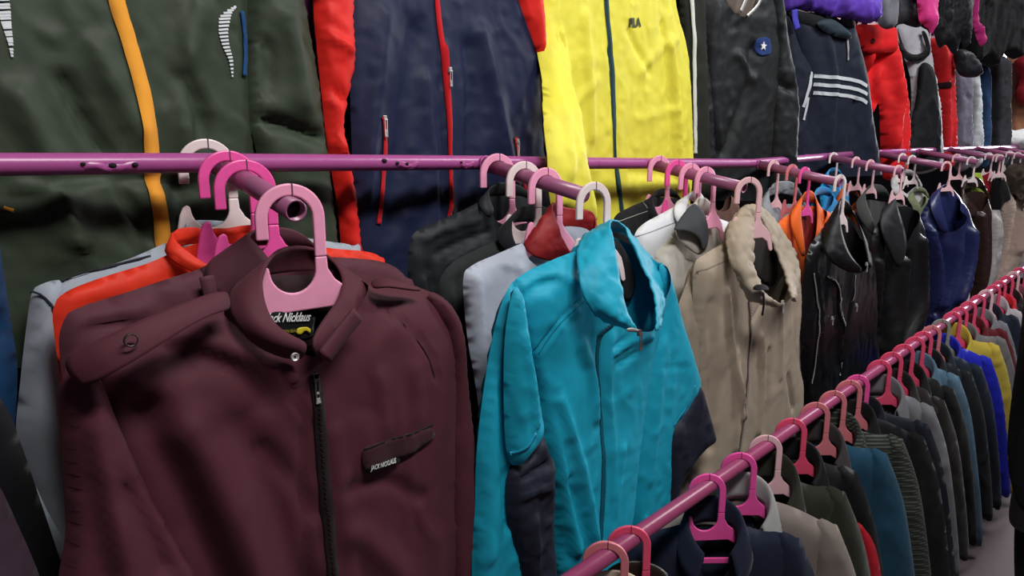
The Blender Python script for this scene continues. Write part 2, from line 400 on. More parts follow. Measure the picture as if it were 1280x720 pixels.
# scars left by a torch on the near rail: crumpled paint with holes
hole_m = plain('rust_hole', '#140a10', .9)
def scar(u0, u1, v, holes):
    x0, x1 = [on_line(q, (0, YM, rail_z(.3)), (1, 0, 0))[0] for q in (u0, u1)]
    V = []; F = []; nx = 26; na = 9
    for i in range(nx + 1):
        for j in range(na + 1):
            s = i / nx; t = j / na; x = x0 + (x1 - x0) * s; an = math.radians(-60 + 70 * t + 10 * math.sin(s * 9))
            e = math.sin(math.pi * s) * math.sin(math.pi * t); r = R_PIPE - .0008 + .0035 * e * (.45 + vnoise(np.array([x * 160]), np.array([t * 6]), 3)[0])
            V.append((x, YM - r * math.cos(an), rail_z(x) + r * math.sin(an)))
    for i in range(nx):
        for j in range(na): a = i * (na + 1) + j; F.append((a, a + na + 1, a + na + 2, a + 1))
    o = obj('weld_scar', V, F, pipe_m, rk, (-.9, YM, -.021))
    for hu, hv, r in holes:
        d = ray(hu, hv); p = d * ((YM - R_PIPE - .0015) / d[1]); V = [p + np.array([math.cos(t) * r * 1.4, 0, math.sin(t) * r]) for t in np.linspace(0, 6.283, 13)[:-1]]
        V += [q + np.array([0, .004, 0]) for q in V]; obj('rust_hole', V, [tuple(range(12))] + [(k, k + 12, (k + 1) % 12 + 12, (k + 1) % 12) for k in range(12)], hole_m, o, (-.9, YM, -.021))
scar(92, 176, 206, [(104, 205, .0025), (141, 207, .004), (169, 206, .0035)])
scar(488, 522, 204, [(481, 201, .004), (497, 204, .003), (509, 205, .003)])
scar(566, 590, 203, [(577, 203, .0025)])
# lower rail
lr = empty('clothes_rail', (.45, YL, ZL), 'low magenta pipe rail running diagonally towards the light with a row of jackets', 'clothes rail')
V, F = tube_geo([(.45, YL, ZL), (3, YL, ZL), (6, YL, ZL), (11, YL, ZL)], R_PIPE, 24, .0125); obj('rail', V, F, pipe_low, lr, (.45, YL, ZL))
for x in (.5, 10.9):
    V, F = join_geo(tube_geo([(x, YL, ZL), (x, YL, FLOOR)], .014, 14), box_geo((x, YL, FLOOR + .005), .12, .3, .01)); obj('post', V, F, pipe_low, lr, (.45, YL, ZL))
def low_at(u): return on_line(u, (0, YL, ZL), (1, 0, 0))[0]
# rail above the frame that carries the jackets on the wall
YU, ZU = 1.36, 0.80
ur = empty('wall_rail', (-.8, YU, ZU), 'high pipe rail that carries the jackets along the wall', 'clothes rail')
V, F = tube_geo([(-.8, YU, ZU), (12, YU, ZU)], R_PIPE, 16); obj('rail', V, F, pipe_m, ur, (-.8, YU, ZU))
for x in (-.5, 2.9, 6, 11):
    V, F = tube_geo([(x, YU, ZU), (x, 1.70, ZU)], .01, 10); obj('bracket', V, F, pipe_m, ur, (-.8, YU, ZU))

# ------------------------------------------------------------------ plastic hangers
PINKS = dict(pale=plain('pale_pink_plastic', '#efc0c6', .35), white=plain('white_pink_plastic', '#f0dedd', .35), hot=plain('hot_pink_plastic', '#f75aaa', .35),
             pink=plain('pink_plastic', '#fba6c6', .35), salmon=plain('salmon_plastic', '#df8088', .38), rose=plain('rose_red_plastic', '#ee5478', .36), grey=plain('grey_green_plastic', '#8f9285', .4))
for k, m in PINKS.items():
    b = m.node_tree.nodes['Principled BSDF']; b.inputs['Subsurface Weight'].default_value = .15; b.inputs['Subsurface Radius'].default_value = (.01, .005, .005)
SEAM = plain('mould_seam', '#5a3a44', .6)
def plate_geo(poly, t):
    n = len(poly); V = [(x, -t / 2, z) for x, z in poly] + [(x, t / 2, z) for x, z in poly]
    A = sum(poly[i][0] * poly[(i + 1) % n][1] - poly[(i + 1) % n][0] * poly[i][1] for i in range(n))
    f = list(range(n)) if A > 0 else list(range(n))[::-1]
    F = [tuple(f), tuple(i + n for i in reversed(f))] + [(f[i], f[i] + n, f[(i + 1) % n] + n, f[(i + 1) % n]) for i in range(n)]
    return V, F
def hook_poly(ext=0.0):
    c = (0, -.031); R, r = .048, .031; o = []; i = []
    o.append((-R, -.060)); i.append((-r, -.060))
    for q in range(25):
        t = math.pi * (1 - q / 24); o.append((c[0] + R * math.cos(t), c[1] + R * math.sin(t))); i.append((c[0] + r * math.cos(t), c[1] + r * math.sin(t)))
    o.append((R, -.088 - ext)); i.append((r, -.088 - ext))
    return o + i[::-1]
def bar_poly():
    p = [(.031, -.088)]
    for q in range(1, 16): t = -math.pi * q / 16; p.append((-.001 + .032 * math.cos(t), -.104 + .034 * math.sin(t)))
    p += [(-.034, -.100), (-.039, -.097), (-.046, -.101), (-.056, -.122), (-.082, -.158), (-.13, -.2), (-.165, -.224), (-.172, -.235), (-.160, -.241), (-.12, -.221), (-.07, -.184), (-.045, -.168), (-.03, -.166), (.06, -.163), (.085, -.178), (.12, -.214), (.160, -.241), (.174, -.235), (.167, -.224), (.134, -.197), (.092, -.155), (.072, -.134), (.058, -.122), (.049, -.106), (.048, -.088)]
    return p
def slim_poly():  # steep, short arms
    p = bar_poly(); i = p.index((-.046, -.101)); j = p.index((.085, -.178)); k = p.index((.092, -.155))
    return p[:i + 1] + [(-.052, -.115), (-.060, -.15), (-.066, -.185), (-.070, -.2), (-.064, -.205), (-.057, -.2), (-.048, -.175), (-.03, -.166), (.06, -.163), (.078, -.175), (.087, -.2), (.094, -.205), (.1, -.2), (.096, -.18), (.086, -.15)] + p[k + 1:]
def low_bar_poly(): return [(-.165, -.222), (-.13, -.214), (.13, -.214), (.165, -.222), (.165, -.236), (.13, -.230), (-.13, -.230), (-.165, -.236)]
PROTO = {}
HOOKS = 0
HGROUP = 'plastic hangers on the slanted arms'
def hanger(loc, color, label, axis=0.0, scale=1.0, group=None, tilt=0.0, slim=False):
    """loc: top of the pipe; axis: rotation about z"""
    global HOOKS
    r = empty('coat_hanger', loc, label, 'hanger', group or HGROUP); r.rotation_euler = (0, tilt, axis); r.scale = (scale,) * 3
    key = (color, slim)
    if key not in PROTO:
        ps = []
        ext = .05 if slim == 'long' else 0.0
        for nm, poly, t in [q for q in (('hook', hook_poly(ext), .0075), ('shoulder_bar', [(x, z - ext) for x, z in (slim_poly() if slim else bar_poly())], .0065), ('trouser_bar', low_bar_poly(), .006)) if not (slim and q[0] == 'trouser_bar')]:
            V, F = plate_geo(poly, t); o = obj(nm, V, F, PINKS[color], r, smooth=False, bevel=.0022); ps.append(o)
        V, F = box_geo((.004, 0, .0085), .0022, .0081, .0165); o = obj('mould_seam', V, F, SEAM, ps[0], smooth=False); ps.append(o)
        PROTO[key] = ps
    else:
        m = {}
        for o in PROTO[key]:
            c = o.copy(); COL.objects.link(c); c.parent = m.get(o.parent.name, r); m[o.name] = c
    return r
HTXT = dict(pale='pale pink', white='whitish pink', hot='hot pink', pink='pink', salmon='dusty salmon', rose='rose red', grey='grey green')
def arm_hanger(i, u, color, what, yaw=0, sc=1.0):
    p = arm_at(i, u) + np.array([0, 0, .0152])
    hanger(p, color, HTXT[color] + ' plastic hanger holding ' + what, -math.radians(yaw) + random.uniform(-.03, .03), sc, slim='long' if i >= 4 else True)
    return p
# ------------------------------------------------------------------ the maroon jacket in front
def G_arm(i, u, name, label, cat, yaw=0, group=None, dn=0):
    p = arm_at(i, u); return Garment(name, label, cat, facing(p + np.array([0, -dn, 0]), yaw), p, group)
MAR = '#502630'
mar = fabric(MAR, 'sport'); mar_in = fabric('#2a1a1e', 'cotton')
arm_hanger(1, 362, 'pink', 'the maroon jacket with the dark neck label', 14, sc=.96)
g = G_arm(1, 362, 'jacket', 'dark maroon zip jacket with stand collar, snapped shoulder strap and white chest lettering', 'jacket')
NK_R, NK_L = (455, 352), (287, 372)
bd = g.sheet('body', [[NK_R, (500, 355), (540, 366), (562, 390), (570, 440), (570, 560), (572, 820)], [(170, 830), (140, 640), (112, 500), (96, 450), (130, 432), (200, 405), (258, 380), NK_L]], mar,
    T=.062, Tb=.03, D=.13, nf=[(292, 398), (322, 424), (360, 437), (398, 443), (430, 415), (452, 385)], nb=[(330, 345), (420, 338)], wr=(.0035, 9, 4), seed=4, s_=.009, folds=[
    ([(225, 545), (270, 620), (325, 740)], .030, .014), ([(185, 520), (235, 620), (285, 740)], .020, -.016), ([(300, 530), (345, 640), (380, 760)], .022, -.008),
    ([(215, 440), (290, 462), (330, 500)], .016, -.008), ([(230, 420), (300, 440), (360, 470)], .012, .006), ([(468, 470), (478, 535)], .012, .004), ([(515, 460), (518, 520)], .013, .004),
    ([(480, 384), (512, 412), (532, 440), (545, 480)], .0028, -.0035), ([(350, 462), (368, 500), (382, 528)], .004, -.004), ([(375, 540), (378, 640), (384, 760)], .006, -.004), ([(412, 540), (425, 640), (438, 760)], .014, .005),
    ([(430, 610), (480, 600), (520, 620)], .012, -.005), ([(440, 660), (500, 720), (520, 780)], .02, .008), ([(330, 560), (365, 600), (392, 640)], .012, -.005)])
lsl = g.sheet('sleeve', [(92, 452), (76, 480), (76, 560), (82, 650), (88, 830), (300, 830), (252, 725), (208, 650), (180, 600), (152, 540), (126, 476), (108, 455)], mar, T=.04, Tb=.04, D=.06, off=.034, wr=(.003, 9, 3), seed=9, s_=.009, folds=[
    ([(122, 480), (150, 545), (182, 612), (225, 690), (262, 760)], .009, .010), ([(100, 520), (114, 610), (132, 720)], .014, -.006), ([(165, 620), (190, 660), (205, 710)], .016, -.008), ([(115, 540), (140, 640), (165, 760)], .012, .007)])
rsl = g.sheet('sleeve', [(536, 366), (558, 376), (574, 410), (581, 480), (590, 560), (596, 640), (600, 830), (556, 830), (556, 600), (558, 500), (550, 430), (540, 395)], mar, T=.034, Tb=.03, D=.045, off=.03, wr=(.003, 12, 4), seed=2, s_=.009, folds=[([(566, 430), (572, 560), (576, 760)], .008, .006)])
# stand collar
g.loft('collar', [
    [(384, 428, .085), (350, 415, .085), (333, 392, .07), (327, 362, .045), (329, 337, .015), (341, 315, -.025), (366, 306, -.04), (396, 310, -.04), (419, 327, -.02), (431, 350, .012), (424, 374, .045), (406, 396, .066), (388, 425, .086)],
    [(382, 437, .094), (340, 428, .092), (314, 404, .08), (303, 370, .05), (310, 345, .012), (328, 328, -.035), (362, 322, -.052), (402, 322, -.052), (434, 333, -.03), (448, 352, .006), (444, 380, .045), (424, 408, .07), (393, 440, .092)],
    [(378, 452, .07), (330, 440, .07), (298, 412, .058), (284, 384, .034), (287, 362, .004), (310, 346, -.035), (355, 340, -.05), (405, 338, -.05), (446, 345, -.034), (463, 358, 0), (458, 388, .035), (437, 418, .055), (402, 455, .07)]], mar, thick=.0045)
g.ribbon('collar_tab', [(447, 392, .085), (425, 420, .09), (405, 446, .094)], .022, mar, None, .0, th=.004)
g.snap((368, 446), None, .0055, n=.097)
# dark lining, label with lettering and a small yellow animal mark
lin = g.sheet('lining', [(318, 352), (345, 345), (420, 345), (440, 360), (415, 430), (345, 430)], mar_in, T=.004, Tb=.004, D=.03, off=-.022, wr=(.001, 8, 8), s_=.014)
V, F = [], []
lab = g.sheet('neck_label', [(338, 392), (360, 389), (394, 387), (393, 405), (388, 424), (350, 424), (343, 410)], fabric('#0c0c10', 'cotton'), T=.002, Tb=.002, D=.006, off=-.002, wr=(.0002, 8, 8), s_=.006)
g.text('lettering', 'Jack Nicklaus', (331, 403), (388, 401), lab, WHITEP, .002, height=.0125, shear=.5, parent=lab.o, bold=.012)
g.text('lettering', 'GOLDEN BEAR', (344, 416.5), (372, 415), lab, plain('dull_yellow_print', '#a08f2a', .6), .002, height=.0042, parent=lab.o)
g.patch('animal_mark', [(371, 417), (372, 411), (377, 409), (384, 409), (388, 412), (387, 417), (384, 414), (379, 415), (376, 418)], plain('yellow_print', '#d6c52a', .6), lab, .002, s_=.002, parent=lab.o)
# shoulder strap with snap
ep = g.loft('shoulder_strap', [
    [(284, 362, .05), (255, 370, .062), (215, 384, .074), (165, 406, .08), (118, 428, .074), (84, 440, .058)],
    [(286, 376, .06), (262, 381, .075), (220, 400, .088), (172, 426, .094), (122, 452, .088), (80, 462, .064)],
    [(287, 388, .058), (266, 391, .078), (222, 416, .092), (178, 446, .098), (128, 474, .092), (104, 486, .074)]], mar, thick=.004)
g.snap((163, 425), None, .0072, DARKM, n=.0975, ring=True)
g.loft('shoulder_strap', [[(462, 352, .03), (476, 347, .045), (500, 352, .05), (527, 361, .045)], [(466, 362, .05), (480, 357, .062), (504, 361, .066), (527, 364, .05)]], mar, thick=.0035)
g.ribbon('seam', [(478, 383), (498, 398), (515, 415), (530, 440), (540, 470)], .0022, fabric('#2c141a', 'sport'), bd, .0006, th=.0006)
# zip, chest pocket
g.zipper([(391, 470), (395, 505), (398, 540), (403, 600), (408, 660), (413, 720), (416, 790)], bd, fabric('#1d1216', 'cotton'), plain('dark_brass', '#5a4a44', .35, .9), w=.017, pull_len=.034)
g.puller((391, 470), bd, None, .03)
wl = g.patch('pocket_welt', [(451, 560), (480, 549), (520, 537), (536, 533), (539, 545), (520, 560), (494, 574), (456, 589)], fabric('#3a1c24', 'cotton'), bd, .003, .003)
g.ribbon('pocket_seam', [(449, 559), (480, 548), (520, 536), (537, 528)], .003, BLACKT, bd, .004)
tl = g.patch('chest_label', [(458, 580), (493, 571), (494, 578), (459, 587)], fabric('#181014', 'cotton'), bd, .0075, .001, s_=.004)
g.text('lettering', 'JACK NICKLAUS', (459.5, 586), (492.5, 577), bd, WHITEP, .0095, height=.0075, parent=tl, bold=.012)

# ------------------------------------------------------------------ the turquoise jacket
TEAL = '#169dba'; teal = fabric(TEAL, 'nylon'); navyp = fabric('#1e2230', 'nylon'); dk_lin = fabric('#0f1014', 'cotton')
arm_hanger(2, 742, 'white', 'the turquoise jacket', 8, sc=.92)
g = G_arm(2, 742, 'jacket', 'bright turquoise zip jacket with wide open collar and dark navy elbow patches', 'jacket', dn=.025)
bd = g.sheet('body', [[(828, 330), (834, 350), (822, 400), (805, 480), (794, 560), (786, 640), (770, 710), (768, 735)], [(700, 760), (690, 660), (676, 580), (668, 500), (652, 430), (641, 362), (655, 342), (690, 325), (718, 314)]], teal,
    T=.04, Tb=.03, D=.09, nf=[(722, 350), (736, 384), (760, 404), (790, 412), (815, 410), (832, 370)], nb=[(760, 296), (800, 312)], wr=(.0022, 12, 5), seed=13, s_=.008, folds=[
    ([(735, 366), (700, 396), (676, 440)], .0026, -.0035), ([(740, 370), (705, 402), (682, 445)], .003, .0025), ([(672, 440), (690, 520), (705, 600), (722, 690)], .013, .010), ([(700, 500), (718, 560), (735, 630), (744, 690)], .010, .008), ([(690, 560), (704, 640), (715, 700)], .012, -.010),
    ([(746, 420), (744, 470), (751, 530), (753, 590), (748, 680)], .005, -.004), ([(762, 420), (758, 480), (764, 550), (764, 620)], .010, .004), ([(700, 350), (670, 366), (650, 400)], .010, -.008), ([(690, 340), (720, 352)], .012, .006), ([(655, 360), (665, 420), (680, 500)], .008, .007),
    ([(765, 440), (790, 425), (812, 420)], .006, .005), ([(770, 455), (795, 440)], .006, -.005), ([(762, 435), (776, 425)], .005, -.004), ([(725, 430), (738, 470), (742, 520)], .012, .006), ([(775, 560), (768, 620), (758, 680)], .010, .006), ([(712, 600), (730, 660), (738, 700)], .008, -.007)])
sl = g.sheet('sleeve', [(644, 352), (628, 376), (612, 440), (598, 540), (594, 620), (596, 760), (662, 760), (660, 690), (648, 680), (638, 640), (634, 560), (634, 470), (640, 400)], teal, T=.028, Tb=.025, D=.04, off=.0, wr=(.003, 12, 4), seed=21, s_=.009, folds=[([(615, 450), (608, 560), (610, 700)], .012, .006), ([(630, 440), (628, 560), (632, 660)], .008, -.008)])
sl2 = g.sheet('sleeve', [(646, 356), (636, 385), (630, 440), (630, 520), (634, 568), (643, 582), (656, 568), (674, 540), (670, 500), (660, 440), (652, 390)], teal, T=.03, Tb=.02, D=.04, off=.03, wr=(.003, 14, 6), seed=22, s_=.008, folds=[([(656, 420), (664, 480), (670, 530)], .006, .006), ([(644, 500), (650, 545)], .008, -.006)])
g.sheet('sleeve_patch', [(640, 582), (655, 568), (673, 541), (680, 560), (687, 577), (686, 640), (689, 700), (690, 760), (658, 760), (646, 700), (634, 650), (633, 600)], navyp, T=.03, Tb=.02, D=.035, off=.024, wr=(.005, 16, 16), seed=6, s_=.008, folds=[([(655, 600), (687, 578)], .006, -.008), ([(650, 625), (686, 605)], .008, .006), ([(668, 650), (668, 720)], .007, .007)])
g.ribbon('seam', [(646, 573), (656, 562), (668, 541)], .006, fabric('#1b8fae', 'nylon'), sl2, .001)
rs = g.sheet('sleeve', [(826, 328), (838, 352), (852, 405), (873, 478), (858, 512), (838, 540), (836, 600), (832, 650), (824, 700), (800, 690), (790, 650), (792, 570), (804, 480), (816, 410), (822, 360)], teal, T=.022, Tb=.025, D=.045, off=.0, wr=(.0025, 12, 5), seed=31, s_=.009, folds=[([(828, 400), (822, 500), (812, 600)], .014, .004), ([(806, 650), (815, 690)], .007, .006), ([(822, 460), (860, 458)], .004, -.002)])
g.sheet('sleeve_patch', [(873, 480), (882, 505), (891, 538), (892, 552), (872, 570), (852, 602), (836, 636), (834, 600), (836, 542), (856, 514)], navyp, T=.018, Tb=.02, D=.04, off=.012, wr=(.003, 12, 8), seed=32, s_=.009)
g.ribbon('seam', [(868, 482), (857, 509), (842, 532)], .006, fabric('#1b8fae', 'nylon'), rs, .001)
g.loft('collar', [
    [(801, 412, .125), (790, 402, .12), (781, 372, .105), (773, 338, .085), (768, 308, .06), (762, 280, .03), (767, 273, .0), (777, 280, -.015), (790, 302, -.005), (805, 334, .02), (817, 360, .05), (823, 388, .085), (817, 413, .12)],
    [(786, 410, .115), (766, 402, .115), (750, 372, .10), (745, 340, .08), (744, 310, .05), (748, 283, .012), (762, 274, -.03), (782, 283, -.04), (800, 305, -.025), (816, 336, .0), (824, 364, .035), (827, 390, .075), (822, 412, .11)],
    [(776, 410, .085), (745, 398, .085), (726, 366, .07), (720, 336, .05), (720, 314, .02), (730, 292, -.02), (755, 284, -.055), (785, 292, -.055), (808, 314, -.04), (825, 338, -.01), (830, 366, .02), (830, 392, .06), (824, 412, .09)]], teal, thick=.004, crumple=.0035)
lin = g.sheet('lining', [(752, 304), (768, 298), (784, 318), (794, 350), (788, 376), (772, 372), (758, 345)], dk_lin, T=.004, Tb=.004, D=.02, off=-.018, wr=(.002, 8, 8), s_=.014)
g.zipper([(763, 404), (748, 422), (745, 470), (751, 530), (754, 585), (752, 640), (748, 690), (747, 725)], bd, fabric('#0a5468', 'nylon'), plain('teal_teeth', '#0d5c70', .4), w=.012, pull=False, lift=.001)
for q in ([(735, 364), (715, 382), (697, 400), (684, 420), (676, 440)], [(739, 367), (719, 385), (701, 403), (688, 423), (680, 443)]): g.ribbon('seam', q, .0022, fabric('#0f7890', 'nylon'), bd, .0006, th=.0006)
g.loft('hem_zip', [[(782, 411, .122), (790, 409, .125), (800, 412, .128)], [(783, 415, .12), (791, 414, .124), (801, 417, .127)]], SILVER, thick=.002, sub=1)
g.puller((799, 416), None, None, .03, plain('reddish_metal', '#b98f88', .3, .9), n=.128)

# ------------------------------------------------------------------ the beige jacket
BEI = '#a59684'; bei = fabric(BEI, 'sport')
arm_hanger(3, 936, 'pale', 'the beige hooded jacket', 24, sc=.9)
g = G_arm(3, 936, 'jacket', 'beige jacket with big wrinkled stand-up collar and metal zip, right of the turquoise one', 'jacket', dn=-.02)
bd = g.sheet('body', [[(994, 330), (996, 380), (993, 440), (1000, 480), (996, 520), (975, 560), (940, 600)], [(858, 640), (868, 560), (870, 460), (866, 380), (868, 332), (880, 318), (908, 302)]], bei, T=.035, Tb=.03, D=.09, nf=[(918, 330), (934, 366), (960, 378), (985, 374)], nb=[(930, 265), (970, 285)], wr=(.0028, 10, 4), seed=41, s_=.01, folds=[
    ([(905, 365), (912, 440), (925, 520)], .010, .009), ([(918, 440), (920, 500), (916, 560)], .010, .008), ([(948, 420), (950, 480), (945, 540)], .010, .010), ([(960, 440), (956, 520), (946, 570)], .012, -.010), ([(890, 380), (892, 470), (890, 560)], .014, -.007), ([(975, 380), (974, 470)], .012, .006), ([(938, 400), (950, 380), (965, 376)], .008, -.006), ([(880, 338), (905, 322)], .004, -.003), ([(984, 470), (990, 510)], .01, -.008)])
g.sheet('sleeve', [(872, 324), (856, 360), (845, 400), (850, 480), (860, 560), (846, 640), (864, 650), (880, 590), (884, 500), (882, 420), (880, 350)], bei, T=.02, Tb=.02, D=.04, off=-.02, wr=(.003, 12, 5), seed=42, folds=[([(870, 380), (868, 470), (872, 560)], .009, .007), ([(878, 380), (876, 470), (876, 560)], .005, -.007)])
g.sheet('sleeve', [(995, 340), (1001, 400), (1002, 470), (1000, 510), (990, 540), (978, 530), (980, 450), (985, 370)], bei, T=.02, Tb=.03, D=.04, off=-.02, wr=(.003, 12, 5), seed=43)
g.loft('collar', [
    [(984, 379, .13), (962, 372, .13), (952, 356, .115), (945, 330, .09), (941, 300, .07), (943, 278, .04), (944, 264, .0), (949, 268, -.03), (962, 288, -.01), (975, 318, .03), (983, 345, .07), (988, 366, .11), (991, 374, .125)],
    [(975, 383, .125), (945, 378, .125), (935, 358, .11), (926, 330, .085), (921, 300, .06), (922, 275, .02), (932, 254, -.025), (950, 258, -.045), (972, 284, -.03), (988, 314, .01), (995, 340, .05), (997, 362, .09), (993, 376, .12)],
    [(972, 384, .10), (938, 377, .095), (924, 356, .08), (912, 330, .06), (906, 304, .03), (910, 278, -.01), (924, 256, -.05), (950, 256, -.065), (976, 284, -.05), (992, 312, -.02), (997, 338, .02), (997, 362, .06), (993, 378, .095)]], bei, thick=.008, crumple=.006)
g.sheet('lining', [(926, 292), (945, 278), (962, 298), (972, 330), (968, 356), (950, 352), (934, 326)], fabric('#241c1a', 'cotton'), T=.004, Tb=.004, D=.03, off=-.015, wr=(.002, 8, 8), s_=.014)
g.zipper([(934, 374), (936, 400), (935, 440), (930, 500), (923, 555), (915, 600)], bd, fabric('#5d5245', 'cotton'), SILVER, w=.014, pull=False)
g.ribbon('seam', [(876, 344), (892, 334), (910, 326)], .003, fabric('#857868'), bd, .0006, th=.0006)
g.puller((978, 378), None, None, .026, n=.13)
g.ribbon('drawcord', [(954, 366, .135), (955, 378, .137), (953, 394, .13)], .005, BLACKT, None, 0, th=.004)
g.loft('cord_lock', [[(942, 358, .13), (950, 354, .135), (960, 358, .13)], [(942, 364, .13), (951, 362, .138), (960, 364, .13)]], fabric('#221e24', 'cotton'), thick=.006)
# ------------------------------------------------------------------ jackets behind the front ones on each arm
def hang(i, u, hc, hname, name, label, cat, chains, hx, kind='cotton', nf=None, nb=None, T=.02, Tb=.012, D=.05, wr=(.003, 10, 5), folds=(), yaw=0, s_=.012, sc=.95, off=0.0, group=None, hyaw=None, top=True):
    arm_hanger(i, u, hc, hname, (yaw if hyaw is None else hyaw) + 10, sc if i < 4 else sc * (.78 if i == 4 else .64))
    g = G_arm(i, u, name, label, cat, yaw, group)
    g.m = fabric(hx, kind)
    g.b = g.sheet('body', chains, g.m, T=T, Tb=Tb, D=D, nf=nf, nb=nb, wr=wr, folds=folds, s_=s_, off=off)
    return g
def stand(g, T, B, m=None, thick=.004, mid=None, name='collar', crumple=0):
    """collar band between a free edge T and a seam B, both lists of (u, v, n)"""
    M = mid or [tuple((x + y) / 2 for x, y in zip(p, q)) for p, q in zip(T, B)]
    M = [(u, v, n + .006) for u, v, n in M]
    return g.loft(name, [T, M, B], m or g.m, thick, crumple=crumple)
def seam(g, pts, w=.003, m=None): return g.ribbon('seam', pts, w, m or BLACKT, g.b, .0008, th=.0008)

# arm 1 (behind the maroon jacket)
g = hang(1, 306, 'hot', 'the plain maroon jacket', 'jacket', 'plain maroon jacket directly behind the lettered maroon jacket', 'jacket', [[(385, 322), (430, 322), (480, 328), (506, 345), (520, 380), (520, 600), (510, 760)], [(140, 780), (100, 600), (75, 450), (80, 400), (100, 384), (150, 368), (205, 350), (250, 336)]], '#58303a', 'sport',
    nf=[(262, 372), (300, 400), (350, 390), (380, 350)], nb=[(300, 318), (350, 308)], T=.018, folds=[([(80, 410), (130, 395), (180, 385)], .010, .006), ([(250, 345), (258, 375), (262, 390)], .003, -.003), ([(110, 410), (150, 402)], .008, -.006)], s_=.01)
stand(g, [(350, 350, .05), (338, 325, .045), (320, 304, .03), (306, 292, .01), (330, 284, -.015), (362, 283, -.02), (388, 298, -.01), (402, 318, 0)], [(310, 395, .04), (275, 375, .035), (252, 350, .012), (262, 322, -.008), (300, 305, -.03), (362, 305, -.03), (405, 318, -.015), (418, 330, 0)])
g.ribbon('shoulder_strap', [(258, 345, .03), (262, 362, .034), (266, 380, .034)], .02, g.m, None, 0, th=.003)
g = hang(1, 285, 'hot', 'the red-orange jacket', 'jacket', 'bright red-orange jacket between the grey and the maroon jackets', 'jacket', [[(385, 306), (420, 311), (455, 314), (475, 321), (482, 340), (480, 480), (470, 740)], [(130, 740), (90, 560), (68, 420), (68, 382), (84, 364), (130, 346), (185, 329), (214, 316)]], '#e2351d', 'nylon', wr=(.002, 7, 5),
    nf=[(230, 335), (270, 350), (330, 345)], nb=[(280, 296), (340, 290)], T=.009, D=.03, folds=[([(84, 378), (140, 360), (190, 347)], .005, .003), ([(100, 392), (150, 372)], .006, -.003), ([(205, 335), (240, 328)], .006, .004), ([(190, 325), (215, 340)], .005, -.004)])
stand(g, [(268, 335, .04), (240, 322, .03), (214, 300, .01), (220, 281, -.01), (255, 286, -.02), (290, 286, -.025), (325, 277, -.02), (372, 292, 0), (388, 305, 0)], [(262, 345, .03), (230, 335, .03), (204, 318, .01), (206, 308, -.01), (250, 302, -.03), (290, 300, -.03), (330, 298, -.03), (385, 306, -.01), (396, 312, 0)], crumple=.002)
g = hang(1, 258, 'white', 'the grey cotton jacket', 'jacket', 'pale blue-grey cotton jacket hanging closest to the rail, left of the maroon jackets', 'jacket', [[(380, 297), (412, 302), (440, 307), (452, 322), (450, 480), (450, 740)], [(120, 760), (82, 640), (66, 500), (62, 400), (70, 358), (110, 340), (160, 324), (204, 305)]], '#a3abb6', 'cotton',
    nf=[(225, 315), (270, 330), (330, 320)], nb=[(280, 290), (340, 288)], T=.016, s_=.011)
sl = g.sheet('sleeve', [(74, 350), (50, 356), (40, 366), (34, 400), (26, 470), (20, 550), (34, 620), (60, 690), (90, 760), (118, 760), (98, 640), (84, 500), (78, 400), (80, 365)], g.m, T=.03, Tb=.02, D=.035, off=.006, wr=(.003, 12, 5), folds=[([(50, 380), (52, 480), (60, 600)], .012, .004)])
g.ribbon('seam', [(40, 366), (52, 369), (62, 379), (70, 392)], .003, fabric('#2c2f38'), sl, .0008)
seam(g, [(72, 358), (95, 346), (140, 334), (190, 320)], .0025, fabric('#2c2f38'))
stand(g, [(240, 290, .02), (232, 281, .0), (240, 274, -.015), (270, 276, -.02), (300, 277, -.02), (345, 284, -.01), (372, 294, 0)], [(236, 300, .02), (222, 294, .0), (228, 288, -.02), (270, 288, -.03), (300, 288, -.03), (350, 294, -.02), (385, 300, 0)])

# arm 2 (behind the turquoise jacket)
g = hang(2, 682, 'pink', 'the pale grey jacket with red collar', 'jacket', 'pale lavender-grey jacket with a tall dark red collar, just behind the turquoise jacket', 'jacket', [[(752, 300), (790, 310), (800, 330), (800, 500), (790, 700)], [(620, 700), (606, 600), (597, 500), (584, 420), (579, 350), (590, 332), (620, 318), (652, 304)]], '#aeb4c2', 'nylon',
    nf=[(662, 325), (690, 340), (730, 330)], nb=[(690, 285), (730, 285)], T=.022, folds=[([(596, 345), (600, 400), (604, 460)], .006, .007), ([(588, 345), (594, 420)], .004, -.004), ([(620, 325), (650, 335)], .008, .004)], s_=.01)
redc = fabric('#8e1f22', 'nylon')
stand(g, [(716, 318, .055), (704, 300, .05), (694, 275, .035), (688, 250, .012), (700, 256, -.02), (720, 262, -.025), (742, 262, -.02), (748, 285, .0), (742, 300, .02)], [(712, 322, .035), (690, 326, .035), (664, 322, .025), (651, 306, .008), (664, 296, -.015), (700, 292, -.035), (740, 292, -.03), (756, 302, -.005), (752, 312, .01)], redc, crumple=.003)
g = hang(2, 655, 'white', 'the charcoal jacket', 'jacket', 'charcoal grey jacket with black collar between the pale grey and the black nylon jackets', 'jacket', [[(715, 290), (760, 300), (770, 330), (770, 480), (760, 680)], [(600, 680), (580, 560), (560, 450), (548, 380), (550, 350), (566, 328), (595, 312), (622, 300)]], '#2c2f30', 'cotton', nf=[(636, 318), (665, 330), (700, 310)], nb=[(650, 280), (700, 280)], T=.011, D=.03, s_=.01, folds=[([(556, 350), (580, 332), (620, 315)], .006, .005), ([(560, 360), (566, 420), (580, 480)], .006, .006), ([(572, 350), (580, 430)], .006, -.005)])
